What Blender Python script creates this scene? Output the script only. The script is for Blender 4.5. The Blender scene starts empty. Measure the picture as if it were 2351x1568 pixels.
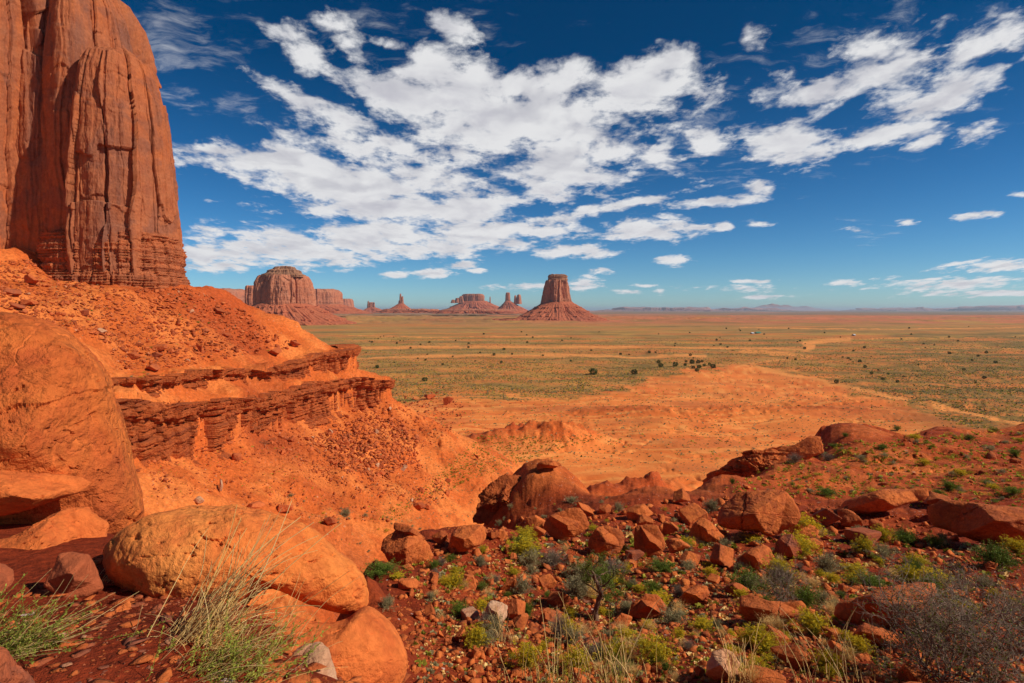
import bpy, bmesh, math, random
import numpy as np
from mathutils import Vector, Matrix
R = math.radians
SC = bpy.context.scene
COL = SC.collection

# ------------------------------------------------------------------ camera
FPX, HOR = 568.9, 310.0            # focal length in pixels of a 1024 px wide picture, row of the horizon
cam = bpy.data.objects.new('camera', bpy.data.cameras.new('camera'))
COL.objects.link(cam)
cam.data.lens = 20.0; cam.data.sensor_width = 36.0
cam.data.shift_y = -(341.5 - HOR) / 1024.0
cam.data.clip_start = 0.05; cam.data.clip_end = 300000.0
cam.location = (0, 0, 0); cam.rotation_euler = (R(90), 0, 0)
SC.camera = cam

# ------------------------------------------------------------------ colour management, sun
SC.view_settings.view_transform = 'Standard'
SC.view_settings.look = 'None'
SC.view_settings.exposure = 0.0
SC.view_settings.gamma = 1.0
SC.view_settings.use_curve_mapping = False
SUN_EL, SUN_AZ = 38.0, 106.0        # azimuth clockwise from +Y
sd = Vector((math.sin(R(SUN_AZ)) * math.cos(R(SUN_EL)), math.cos(R(SUN_AZ)) * math.cos(R(SUN_EL)), math.sin(R(SUN_EL))))
sun = bpy.data.objects.new('sun', bpy.data.lights.new('sun', 'SUN'))
COL.objects.link(sun)
sun.data.energy = 4.6; sun.data.angle = R(0.53); sun.data.color = (1.0, 0.93, 0.82)
sun.rotation_euler = (-sd).to_track_quat('-Z', 'Y').to_euler()

# ------------------------------------------------------------------ node helper
class NT:
    def __init__(s, tree): s.t = tree; s.n = tree.nodes; s.l = tree.links
    def new(s, typ, **kw):
        n = s.n.new(typ)
        for k, v in kw.items():
            if k.startswith('i_'):
                n.inputs[k[2:].replace('_', ' ')].default_value = v
            else: setattr(n, k, v)
        return n
    def put(s, sock, v):
        if v is None: return
        if isinstance(v, bpy.types.NodeSocket): s.l.new(v, sock)
        else:
            try: sock.default_value = v
            except Exception: sock.default_value = (v, v, v)
    def math(s, op, a, b=None, c=None, clamp=False):
        n = s.n.new('ShaderNodeMath'); n.operation = op; n.use_clamp = clamp
        s.put(n.inputs[0], a); s.put(n.inputs[1], b)
        if c is not None: s.put(n.inputs[2], c)
        return n.outputs[0]
    def vec(s, op, a, b=None, scale=None):
        n = s.n.new('ShaderNodeVectorMath'); n.operation = op
        s.put(n.inputs[0], a)
        if b is not None: s.put(n.inputs[1], b)
        if scale is not None: s.put(n.inputs['Scale'], scale)
        return n.outputs['Value'] if op in ('LENGTH', 'DOT_PRODUCT', 'DISTANCE') else n.outputs[0]
    def xyz(s, x, y, z=0.0):
        n = s.n.new('ShaderNodeCombineXYZ')
        s.put(n.inputs[0], x); s.put(n.inputs[1], y); s.put(n.inputs[2], z)
        return n.outputs[0]
    def noise(s, v, scale=1.0, detail=4.0, rough=0.5, dist=0.0, lac=2.0):
        n = s.n.new('ShaderNodeTexNoise')
        s.put(n.inputs['Vector'], v); n.inputs['Scale'].default_value = scale
        n.inputs['Detail'].default_value = detail; n.inputs['Roughness'].default_value = rough
        n.inputs['Distortion'].default_value = dist; n.inputs['Lacunarity'].default_value = lac
        return n.outputs['Fac']
    def vor(s, v, scale=1.0, feature='F1', out='Distance', rnd=1.0):
        n = s.n.new('ShaderNodeTexVoronoi'); n.feature = feature
        s.put(n.inputs['Vector'], v); n.inputs['Scale'].default_value = scale
        n.inputs['Randomness'].default_value = rnd
        return n.outputs[out]
    def ramp(s, f, lo, hi, a=0.0, b=1.0, smooth=True):
        n = s.n.new('ShaderNodeMapRange'); n.interpolation_type = 'SMOOTHSTEP' if smooth else 'LINEAR'
        s.put(n.inputs[0], f)
        for i, v in zip((1, 2, 3, 4), (lo, hi, a, b)): s.put(n.inputs[i], v)
        return n.outputs[0]
    def mix(s, f, a, b, blend='MIX'):
        n = s.n.new('ShaderNodeMix'); n.data_type = 'RGBA'; n.blend_type = blend
        n.clamp_factor = True
        s.put(n.inputs[0], f)
        for sock, v in ((n.inputs[6], a), (n.inputs[7], b)):
            if isinstance(v, tuple) and len(v) == 3: v = (*v, 1.0)
            s.put(sock, v)
        return n.outputs[2]

def lin(r, g, b):
    f = lambda c: (c / 255.0 / 12.92) if c <= 10 else ((c / 255.0 + 0.055) / 1.055) ** 2.4
    return (f(r), f(g), f(b))

# ------------------------------------------------------------------ world: Nishita sky with procedural clouds
W = bpy.data.worlds.new('World'); SC.world = W; W.use_nodes = True
w = NT(W.node_tree); w.n.clear()
sky = w.n.new('ShaderNodeTexSky'); sky.sky_type = 'NISHITA'; sky.sun_disc = False
sky.sun_elevation = R(SUN_EL); sky.sun_rotation = R(SUN_AZ)
sky.altitude = 1700; sky.air_density = 1.0; sky.dust_density = 0.6; sky.ozone_density = 4.0
gdir = w.n.new('ShaderNodeTexCoord').outputs['Generated']
sep = w.n.new('ShaderNodeSeparateXYZ'); w.l.new(gdir, sep.inputs[0])
ysafe = w.math('MAXIMUM', w.math('ABSOLUTE', sep.outputs[1]), 0.02)
U = w.math('DIVIDE', sep.outputs[0], ysafe)
V = w.math('DIVIDE', sep.outputs[2], ysafe)
D2 = 2351 / 1024.0
def duv(x, y): return ((x / D2 - 512) / FPX, (HOR - y / D2) / FPX)
# cloud banks: centre x, centre y, half width, half height, tilt, strength (in a 2351 px wide view)
BANKS = [
 (1130,195,330,62,-3,1),(930,215,190,60,16,1),(1200,265,330,95,2,1.1),(1450,205,150,70,-14,1),(1290,370,160,80,8,1),
 (1110,320,240,75,8,1),(990,165,120,50,5,.9),(730,155,120,32,36,.9),(655,78,55,24,8,.8),(800,98,36,20,30,.6),
 (1045,66,46,20,25,.6),(900,102,38,17,10,.8),(768,58,30,20,10,.6),(680,225,95,26,28,.8),(1625,332,56,34,10,.7),
 (1610,212,45,28,0,.6),(1510,360,60,30,20,.6),(1540,140,75,30,-22,.8),(1270,440,70,28,5,.9),(790,270,110,28,25,.7),
 (650,372,240,44,4,1.1),(770,420,270,62,7,1.2),(880,475,260,42,4,1.1),(1060,485,170,40,0,1.1),(520,348,145,22,4,1),
 (960,400,200,60,14,1),(860,335,180,40,8,.8),
 (620,562,200,42,-3,1.2),(850,545,250,44,-3,1.2),(1100,540,155,42,0,1.2),(1275,500,75,24,-6,1.1),(760,588,210,26,0,1.1),
 (470,590,75,30,0,1.2),(520,608,75,16,0,1.1),(480,535,60,22,0,.9),(1240,535,110,24,0,1),(980,570,160,30,0,1.1),
 (1450,466,130,11,-11,1),(1335,488,70,16,-14,1),(1640,462,95,12,-3,1),(1475,532,105,22,0,1.1),(1545,517,55,16,0,.9),
 (1325,575,90,17,0,1),(1548,598,48,11,0,1),(1550,613,25,4,0,.8),(1000,628,50,11,0,1),(905,631,33,7,0,1),(1065,607,40,10,0,1),
 (1095,622,22,7,0,.9),(1340,652,42,16,0,1.1),(1215,658,80,7,0,.9),(1740,515,34,9,0,.9),(1665,520,18,8,0,.8),(1605,522,22,8,0,.8),
 (1745,428,30,14,0,.7),(1440,405,60,16,0,.5),
 (2050,150,235,62,-12,1),(2230,120,120,56,-25,1),(1895,195,95,50,-10,1),(2120,235,140,50,-5,1),(2210,190,110,56,-20,1),
 (1990,318,210,26,-12,.9),(1800,332,88,46,0,.95),(2250,302,55,26,-12,.9),(2305,85,60,50,-40,.8),(1718,72,32,40,-40,.5),
 (2130,322,45,13,-20,.7),(2000,120,100,40,-10,.8),
 (2275,612,120,13,-3,.9),(2210,650,200,15,-2,.85),(2260,672,190,8,0,.8),(1700,662,70,7,0,.7),(1940,650,50,7,0,.8),
 (1750,680,50,5,0,.7),(1440,670,34,5,0,.8),(1515,670,17,6,0,.9),(1480,657,34,4,0,.8),(1730,646,40,4,0,.7),
 (2240,493,40,9,-8,.7),(2082,512,20,8,0,.6),(1970,528,28,6,0,.6),(1380,620,28,6,0,.7),(2345,448,20,6,0,.6)]
WISPS = [(350,70,200,90,20,.9),(480,130,90,40,15,.8),(520,240,170,30,8,.7),(440,215,90,24,8,.6),(1900,100,200,60,-15,.4),(2300,40,90,50,0,.6),
         (850,60,260,60,0,.4),(1600,300,120,120,0,.35),(2090,290,160,60,-10,.4),(1650,400,150,40,0,.3),(620,520,80,15,0,.5),(2000,530,60,20,0,.3)]
P = w.xyz(U, V, 0.0)
def field(lst, first=None):
    acc = None
    for cx, cy, rx, ry, rot, st in lst:
        u, v = duv(cx, cy)
        m = w.n.new('ShaderNodeMapping'); m.vector_type = 'TEXTURE'
        # the running value rides along as z (and is divided away) so that the terms are evaluated one after another
        w.l.new((P if first is None else first) if acc is None else w.xyz(U, V, acc), m.inputs['Vector'])
        m.inputs['Location'].default_value = (u, v, 0)
        m.inputs['Rotation'].default_value = (0, 0, -R(rot))
        m.inputs['Scale'].default_value = (rx / D2 / FPX, ry / D2 / FPX, 1e9)
        l = w.vec('LENGTH', m.outputs[0])
        val = w.math('MULTIPLY_ADD', l, -st, st)
        acc = val if acc is None else w.math('SMOOTH_MAX', acc, val, 0.12)
    return acc
den = w.math('ADD', w.math('MAXIMUM', V, 0.0), 0.22)
CU = w.math('DIVIDE', U, den); CV = w.math('DIVIDE', -1.0, den)
C = w.xyz(CU, CV, 3.1)
bank = field(BANKS); wisp = field(WISPS, w.xyz(U, V, bank))
warp = w.noise(C, 3.0, 3, 0.6)
Cw = w.vec('ADD', C, w.xyz(w.math('MULTIPLY', w.math('SUBTRACT', warp, 0.5), 0.16), w.math('MULTIPLY', w.math('SUBTRACT', w.noise(C, 3.7, 3, 0.6), 0.5), 0.16), 0.0))
n1 = w.noise(Cw, 5.6, 9, 0.60)
n1s = w.noise(Cw, 5.6, 3, 0.5); n2 = w.noise(w.vec('ADD', Cw, (0.04, -0.07, 0.0)), 5.6, 3, 0.5)
n3 = w.noise(C, 26.0, 6, 0.6)
puff = w.math('SUBTRACT', 0.5, w.vor(w.vec('ADD', C, w.vec('SCALE', w.xyz(n3, n1, 0.0), scale=0.10)), 12.0, 'SMOOTH_F1'))
fin = w.math('MULTIPLY_ADD', puff, 0.22, w.math('SUBTRACT', w.math('MULTIPLY_ADD', n3, 0.40, n1), 0.70))
raw = w.math('MULTIPLY_ADD', fin, 4.2, w.math('MULTIPLY_ADD', bank, 1.25, -0.05))
dens = w.ramp(raw, -0.24, 0.85)
# wisps: stretched, half transparent
ws = w.noise(w.vec('MULTIPLY', Cw, (0.8, 1.8, 1.0)), 9.0, 8, 0.65)
wd = w.math('MULTIPLY', w.ramp(w.math('MULTIPLY_ADD', w.math('SUBTRACT', ws, 0.52), 4.0, wisp), 0.0, 1.6), 0.55)
dens = w.math('MAXIMUM', dens, wd)
# cloud self shading: thin edges and tops bright, thick undersides grey
slope = w.math('MULTIPLY_ADD', w.math('SUBTRACT', n1, n1s), 0.5, w.math('SUBTRACT', n1s, n2))
lit = w.ramp(slope, -0.22, 0.12)
thick = w.ramp(raw, 0.25, 1.7)
low = w.ramp(V, 0.02, 0.34, 1.0, 0.0)
g1 = w.noise(Cw, 3.3, 5, 0.55)
under = w.math('MULTIPLY', w.ramp(g1, 0.40, 0.72), thick)
base = w.mix(lit, (0.66, 0.66, 0.71), (0.93, 0.93, 0.94))
base = w.mix(w.math('MULTIPLY', under, 0.62), base, (0.47, 0.46, 0.56))
base = w.mix(w.math('MULTIPLY', low, 0.22), base, (1.0, 0.97, 0.97))
# sky colour: a little deeper and more saturated away from the horizon
hs = w.n.new('ShaderNodeHueSaturation'); w.l.new(sky.outputs[0], hs.inputs['Color'])
hs.inputs['Saturation'].default_value = 1.25; hs.inputs['Value'].default_value = 1.0
SKY_STR = 0.092
elev = w.ramp(sep.outputs[2], 0.0, 0.40, 0.0, 1.0, False)
tint = w.mix(elev, (0.72, 0.97, 1.12), (0.0, 0.42, 0.52))
skyc = w.mix(1.0, hs.outputs[0], tint, 'MULTIPLY')
bgs = w.n.new('ShaderNodeBackground'); w.l.new(skyc, bgs.inputs[0]); bgs.inputs[1].default_value = SKY_STR
bgc = w.n.new('ShaderNodeBackground'); w.l.new(base, bgc.inputs[0]); bgc.inputs[1].default_value = 0.86
ms = w.n.new('ShaderNodeMixShader')
w.l.new(w.math('MULTIPLY', dens, 0.97), ms.inputs[0]); w.l.new(bgs.outputs[0], ms.inputs[1]); w.l.new(bgc.outputs[0], ms.inputs[2])
wo = w.n.new('ShaderNodeOutputWorld'); w.l.new(ms.outputs[0], wo.inputs[0])
try:
    W.cycles.sampling_method = 'MANUAL'; W.cycles.sample_map_resolution = 512
except Exception: pass

# ------------------------------------------------------------------ numpy noise
def _hash(ix, iy, iz, seed):
    n = (ix.astype(np.int64) * 73856093) ^ (iy.astype(np.int64) * 19349663) ^ (iz.astype(np.int64) * 83492791) ^ (seed * 2654435761 & 0x7fffffff)
    n = (n ^ (n >> 13)) & 0xffffffff
    n = (n * 1274126177) & 0xffffffff
    n = (n ^ (n >> 16)) & 0xffffffff
    n = (n * 2246822519) & 0xffffffff
    return (n ^ (n >> 15)) & 0xffffffff
def hrand(ix, iy=None, iz=None, seed=0):
    ix = np.asarray(ix); z = np.zeros_like(ix)
    return _hash(ix, z if iy is None else iy, z if iz is None else iz, seed) / 4294967295.0
_G = np.array([(1,1,0),(-1,1,0),(1,-1,0),(-1,-1,0),(1,0,1),(-1,0,1),(1,0,-1),(-1,0,-1),(0,1,1),(0,-1,1),(0,1,-1),(0,-1,-1),(1,1,0),(-1,1,0),(0,-1,1),(0,-1,-1)], np.float32)
def perlin(x, y, z, seed=0):
    xi = np.floor(x).astype(np.int64); yi = np.floor(y).astype(np.int64); zi = np.floor(z).astype(np.int64)
    xf = (x - xi).astype(np.float32); yf = (y - yi).astype(np.float32); zf = (z - zi).astype(np.float32)
    f = lambda t: t * t * t * (t * (t * 6 - 15) + 10)
    u, v, ww = f(xf), f(yf), f(zf)
    out = 0
    for dx in (0, 1):
        wx = u if dx else 1 - u
        for dy in (0, 1):
            wy = v if dy else 1 - v
            for dz in (0, 1):
                wz = ww if dz else 1 - ww
                g = _G[_hash(xi + dx, yi + dy, zi + dz, seed) & 15]
                out = out + wx * wy * wz * (g[..., 0] * (xf - dx) + g[..., 1] * (yf - dy) + g[..., 2] * (zf - dz))
    return out
from concurrent.futures import ThreadPoolExecutor
_TP = ThreadPoolExecutor(4)
def _par(fn, *arrs):
    sh = arrs[0].shape; n = arrs[0].size; fl = [np.ravel(a) for a in arrs]
    cs = 16384
    out = list(_TP.map(lambda i: fn(*[a[i:i + cs] for a in fl]), range(0, n, cs)))
    if isinstance(out[0], tuple): return tuple(np.concatenate([o[k] for o in out]).reshape(sh) for k in range(len(out[0])))
    return np.concatenate(out).reshape(sh)
def fbm(x, y, z=None, **kw):
    x = np.asarray(x, np.float64); y = np.broadcast_to(np.asarray(y, np.float64), x.shape)
    z = np.zeros_like(x) if z is None else np.broadcast_to(np.asarray(z, np.float64), x.shape)
    if x.size < 40000: return _fbm(x, y, z, **kw)
    return _par(lambda a, b, c: _fbm(a, b, c, **kw), x, y, z)
def _fbm(x, y, z=None, oct=4, seed=0, rough=0.5, lac=2.03, ridged=False):
    x = np.asarray(x, np.float64); y = np.asarray(y, np.float64)
    z = np.zeros_like(x) if z is None else np.asarray(z, np.float64)
    a, s, tot = 1.0, 0, 0
    for o in range(oct):
        n = perlin(x, y, z, seed + o * 17)
        if ridged: n = 0.5 - np.abs(n) * 1.4
        s = s + a * n; tot += a
        a *= rough; x = x * lac + 13.7; y = y * lac + 7.3; z = z * lac + 3.1
    return s / tot * (1.6 if not ridged else 1.0)
def worley2(x, y, seed=0, jit=0.9):
    if x.size < 40000: return _worley2(x, y, seed, jit)
    return _par(lambda a, b: _worley2(a, b, seed, jit), x, np.broadcast_to(y, x.shape))
def _worley2(x, y, seed=0, jit=0.9):
    xi = np.floor(x).astype(np.int64); yi = np.floor(y).astype(np.int64)
    f1 = np.full(x.shape, 9.0); f2 = np.full(x.shape, 9.0); cid = np.zeros(x.shape)
    for dx in (-1, 0, 1):
        for dy in (-1, 0, 1):
            cx = xi + dx; cy = yi + dy
            px = cx + 0.5 + (hrand(cx, cy, seed=seed) - 0.5) * jit
            py = cy + 0.5 + (hrand(cx, cy, seed=seed + 1) - 0.5) * jit
            d = np.hypot(px - x, py - y)
            r = hrand(cx, cy, seed=seed + 2)
            m = d < f1
            f2 = np.where(m, f1, np.minimum(f2, d)); f1 = np.where(m, d, f1); cid = np.where(m, r, cid)
    return f1, f2, cid
def sstep(a, b, x):
    t = np.clip((x - a) / (b - a), 0, 1); return t * t * (3 - 2 * t)
def smax(a, b, k):
    h = np.clip(0.5 + 0.5 * (a - b) / k, 0, 1); return b * (1 - h) + a * h + k * h * (1 - h)
def smin(a, b, k): return -smax(-a, -b, k)

# ------------------------------------------------------------------ mesh helpers
def mk(name, V, F, mat, parent=None, attrs=None, cols=None, smooth=True, link=True):
    V = np.ascontiguousarray(V, np.float32); F = np.ascontiguousarray(F, np.int32)
    me = bpy.data.meshes.new(name)
    k = F.shape[1]
    me.vertices.add(len(V)); me.vertices.foreach_set('co', V.ravel())
    me.loops.add(F.size); me.loops.foreach_set('vertex_index', F.ravel())
    me.polygons.add(len(F)); me.polygons.foreach_set('loop_start', np.arange(0, F.size, k, dtype=np.int32))
    me.polygons.foreach_set('loop_total', np.full(len(F), k, np.int32))
    me.update(calc_edges=True)
    if smooth: me.polygons.foreach_set('use_smooth', np.ones(len(F), bool))
    for an, av in (attrs or {}).items():
        a = me.attributes.new(an, 'FLOAT', 'POINT'); a.data.foreach_set('value', np.ascontiguousarray(av, np.float32))
    for an, av in (cols or {}).items():
        a = me.attributes.new(an, 'FLOAT_COLOR', 'POINT')
        c = np.ones((len(V), 4), np.float32); c[:, :3] = av
        a.data.foreach_set('color', c.ravel())
    me.materials.append(mat)
    if not link: return me
    o = bpy.data.objects.new(name, me); COL.objects.link(o)
    if parent is not None: o.parent = parent
    return o
def tag(o, label=None, cat=None, group=None, kind=None):
    if label: o['label'] = label
    if cat: o['category'] = cat
    if group: o['group'] = group
    if kind: o['kind'] = kind
    return o
def empty(name, loc=(0, 0, 0), rz=0.0):
    o = bpy.data.objects.new(name, None); COL.objects.link(o); o.location = loc; o.rotation_euler = (0, 0, rz)
    o.empty_display_size = 0.2
    return o
def grid_faces(nr, nc, wrap=False):
    i = np.arange(nr - 1)[:, None] * nc
    j = np.arange(nc if wrap else nc - 1)[None, :]
    j2 = (j + 1) % nc
    return np.stack([i + j, i + j2, i + nc + j2, i + nc + j], -1).reshape(-1, 4)
def join(parts):
    Vs, Fs, n = [], [], 0
    for v, f in parts: Vs.append(v); Fs.append(f + n); n += len(v)
    return np.concatenate(Vs), np.concatenate(Fs)

# ------------------------------------------------------------------ materials
def rock_mat(name, A, B, Cc, scale=1.0, varnish=0.3, streak=0.0, strata=0.0, bump=0.5, bscale=1.0, vcol=(0.10, 0.045, 0.035), pale=0.0, objvar=0.0, rough=0.92, vscale=1.0, bz=1.0, crk=0.03):
    m = bpy.data.materials.new(name); m.use_nodes = True
    t = NT(m.node_tree); bs = t.n['Principled BSDF']
    pos = t.n.new('ShaderNodeNewGeometry').outputs['Position']
    p = t.vec('SCALE', pos, scale=scale)
    f1 = t.noise(p, 0.55, 6, 0.6, 0.4)
    f2 = t.noise(p, 3.1, 6, 0.65)
    c = t.mix(t.ramp(f1, 0.36, 0.64), A, B)
    c = t.mix(t.ramp(f2, 0.42, 0.72), c, Cc)
    if strata:
        ps = t.vec('MULTIPLY', p, (0.12, 0.12, 2.2))
        s = t.noise(ps, 1.0, 6, 0.65)
        c = t.mix(t.math('MULTIPLY', t.ramp(s, 0.48, 0.68), strata), c, vcol)
        c = t.mix(t.math('MULTIPLY', t.ramp(s, 0.44, 0.30), strata * 0.5), c, tuple(min(1, q * 1.35 + .03) for q in B))
    if streak:
        px = t.vec('MULTIPLY', p, (1.6, 1.6, 0.07))
        s = t.noise(px, 1.0, 5, 0.6, 0.3)
        s2 = t.noise(t.vec('MULTIPLY', p, (0.35, 0.35, 0.12)), 1.0, 4, 0.5)
        k = t.math('MULTIPLY', t.ramp(s, 0.42, 0.68), t.ramp(s2, 0.38, 0.6))
        c = t.mix(t.math('MULTIPLY', k, streak), c, vcol)
    if varnish:
        v = t.noise(p, 0.9 * vscale, 7, 0.62, 0.8)
        c = t.mix(t.math('MULTIPLY', t.ramp(v, 0.53, 0.60), varnish), c, vcol)
    if pale:
        v = t.noise(t.vec('ADD', p, (31.0, 7.0, 11.0)), 2.3, 7, 0.7)
        c = t.mix(t.math('MULTIPLY', t.ramp(v, 0.66, 0.70), pale), c, (0.72, 0.42, 0.26))
    g = t.noise(p, 14.0, 5, 0.7)
    c = t.mix(1.0, c, t.mix(t.ramp(g, 0.25, 0.75, smooth=False), (0.74, 0.72, 0.70), (1.22, 1.22, 1.24)), 'MULTIPLY')
    if objvar:
        rn = t.n.new('ShaderNodeObjectInfo').outputs['Random']
        c = t.mix(1.0, c, t.mix(rn, (1 - objvar, 1 - objvar, 1 - objvar * 0.8), (1 + objvar * .6, 1 + objvar * .9, 1 + objvar)), 'MULTIPLY')
    t.l.new(c, bs.inputs['Base Color']); bs.inputs['Roughness'].default_value = rough
    bs.inputs['Specular IOR Level'].default_value = 0.18
    pb_ = p if bz == 1.0 else t.vec('MULTIPLY', p, (1, 1, bz))
    b1 = t.noise(pb_, 2.2 * bscale, 8, 0.62, 0.2)
    b2 = t.vor(t.vec('ADD', pb_, t.vec('SCALE', t.xyz(b1, f1, f2), scale=0.5)), 1.7 * bscale, 'DISTANCE_TO_EDGE')
    hgt = t.math('ADD', b1, t.math('MULTIPLY', t.ramp(b2, 0.0, 0.05), crk))
    bn = t.n.new('ShaderNodeBump'); bn.inputs['Strength'].default_value = bump; bn.inputs['Distance'].default_value = 0.35 / scale
    t.l.new(hgt, bn.inputs['Height']); t.l.new(bn.outputs[0], bs.inputs['Normal'])
    return m
M = {}
M['tower'] = rock_mat('tower_rock', (0.45,0.122,0.038), (0.41,0.13,0.053), (0.33,0.09,0.036), scale=0.10, varnish=0.45, streak=0.85, strata=0.10, bump=0.4, bscale=3.0, vcol=(0.20,0.08,0.052), bz=0.3)
M['tower_base'] = rock_mat('tower_base_rock', (0.56,0.15,0.05), (0.50,0.15,0.06), (0.38,0.10,0.04), scale=0.35, varnish=0.25, strata=0.55, bump=0.9, bscale=2.0, vcol=(0.19,0.06,0.035))
M['ledge'] = rock_mat('ledge_rock', (0.52,0.11,0.026), (0.56,0.13,0.032), (0.36,0.075,0.02), scale=0.5, varnish=0.35, strata=0.75, bump=0.9, bscale=2.0, vcol=(0.24,0.055,0.022))
M['butte'] = rock_mat('butte_rock', (0.54,0.18,0.085), (0.55,0.21,0.11), (0.42,0.145,0.075), scale=0.022, varnish=0.35, streak=0.6, strata=0.15, bump=0.6, bscale=2.0, vcol=(0.20,0.09,0.065))
M['cap'] = rock_mat('butte_cap_rock', (0.44,0.20,0.10), (0.40,0.20,0.11), (0.30,0.13,0.07), scale=0.05, varnish=0.3, strata=0.5, bump=0.6, bscale=2.0)
M['talus'] = rock_mat('butte_talus', (0.50,0.13,0.055), (0.55,0.16,0.07), (0.40,0.10,0.045), scale=0.03, varnish=0.2, strata=0.35, bump=0.6, bscale=3.0, vcol=(0.26,0.075,0.045))
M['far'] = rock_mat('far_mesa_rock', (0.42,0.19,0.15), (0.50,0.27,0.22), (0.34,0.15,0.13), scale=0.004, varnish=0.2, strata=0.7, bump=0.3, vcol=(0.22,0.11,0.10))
M['slab'] = rock_mat('smooth_sandstone', (0.78,0.19,0.036), (0.80,0.27,0.06), (0.58,0.12,0.028), scale=1.0, varnish=0.0, bump=0.5, bscale=2.4, pale=0.35)
M['slabred'] = rock_mat('red_sandstone', (0.68,0.15,0.032), (0.74,0.19,0.042), (0.56,0.115,0.026), scale=1.0, varnish=0.15, bump=0.45, bscale=2.5, pale=0.25, vcol=(0.46,0.10,0.03))
M['bigdark'] = rock_mat('weathered_sandstone', (0.64,0.135,0.028), (0.70,0.18,0.036), (0.52,0.10,0.024), scale=0.8, varnish=0.3, bump=0.8, bscale=1.4, vcol=(0.40,0.085,0.026), pale=0.12)
M['rock'] = rock_mat('red_boulder_rock', (0.62,0.15,0.032), (0.56,0.125,0.028), (0.40,0.08,0.02), scale=0.9, varnish=0.35, bump=0.5, bscale=1.6, vcol=(0.30,0.07,0.028), objvar=0.25)
M['rockfar'] = rock_mat('talus_boulder_rock', (0.60,0.13,0.033), (0.56,0.12,0.033), (0.42,0.085,0.025), scale=0.35, varnish=0.35, bump=0.5, bscale=1.6, vcol=(0.27,0.075,0.035), objvar=0.25)
M['rockfar2'] = rock_mat('sunny_talus_rock', (0.66,0.165,0.045), (0.60,0.14,0.04), (0.42,0.09,0.028), scale=0.25, varnish=0.45, bump=0.4, bscale=1.6, vcol=(0.30,0.08,0.035))
M['darkrock'] = rock_mat('varnished_rock', (0.38,0.09,0.032), (0.40,0.10,0.038), (0.31,0.075,0.03), scale=1.3, varnish=0.75, bump=0.4, bscale=1.5, vcol=(0.22,0.07,0.04))
M['palerock'] = rock_mat('pale_rock', (0.62,0.36,0.21), (0.58,0.27,0.13), (0.50,0.20,0.09), scale=1.2, varnish=0.3, bump=0.5, bscale=1.5, vcol=(0.55,0.16,0.07), objvar=0.1)

def leaf_mat(name, A, B, objvar=0.2, trans=0.25, rough=0.75):
    m = bpy.data.materials.new(name); m.use_nodes = True
    t = NT(m.node_tree); bs = t.n['Principled BSDF']
    pos = t.n.new('ShaderNodeNewGeometry').outputs['Position']
    a = t.n.new('ShaderNodeAttribute'); a.attribute_name = 'v'
    f = t.math('ADD', t.math('MULTIPLY', a.outputs['Fac'], 0.7), t.math('MULTIPLY', t.noise(pos, 9.0, 2), 0.3))
    c = t.mix(f, A, B)
    rn = t.n.new('ShaderNodeObjectInfo').outputs['Random']
    c = t.mix(1.0, c, t.mix(rn, (1 - objvar,) * 3, (1 + objvar, 1 + objvar * .9, 1 + objvar * .6)), 'MULTIPLY')
    t.l.new(c, bs.inputs['Base Color']); bs.inputs['Roughness'].default_value = rough
    bs.inputs['Specular IOR Level'].default_value = 0.2
    tr = t.n.new('ShaderNodeBsdfTranslucent'); t.l.new(c, tr.inputs[0])
    mx = t.n.new('ShaderNodeMixShader'); mx.inputs[0].default_value = trans
    t.l.new(bs.outputs[0], mx.inputs[1]); t.l.new(tr.outputs[0], mx.inputs[2])
    t.l.new(mx.outputs[0], t.n['Material Output'].inputs[0])
    return m
M['sage'] = leaf_mat('sagebrush_leaves', (0.20,0.165,0.07), (0.50,0.42,0.21))
M['green'] = leaf_mat('green_shrub_leaves', (0.07,0.11,0.012), (0.22,0.29,0.03))
M['juniper'] = leaf_mat('juniper_needles', (0.08,0.105,0.012), (0.25,0.29,0.035))
M['rabbit'] = leaf_mat('rabbitbrush_stems', (0.22,0.21,0.018), (0.52,0.45,0.05))
M['yellow'] = leaf_mat('rabbitbrush_flowers', (0.60,0.42,0.01), (0.82,0.62,0.03))
M['straw'] = leaf_mat('dry_straw', (0.68,0.38,0.09), (0.85,0.62,0.28), trans=0.1)
M['twig'] = leaf_mat('dead_twigs', (0.13,0.085,0.055), (0.34,0.24,0.17), trans=0.0)
M['bark'] = leaf_mat('juniper_bark', (0.10,0.05,0.03), (0.28,0.15,0.09), trans=0.0)
M['valley'] = leaf_mat('valley_bush_leaves', (0.04,0.055,0.015), (0.10,0.12,0.03), objvar=0.3)
M['dots'] = None
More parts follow.
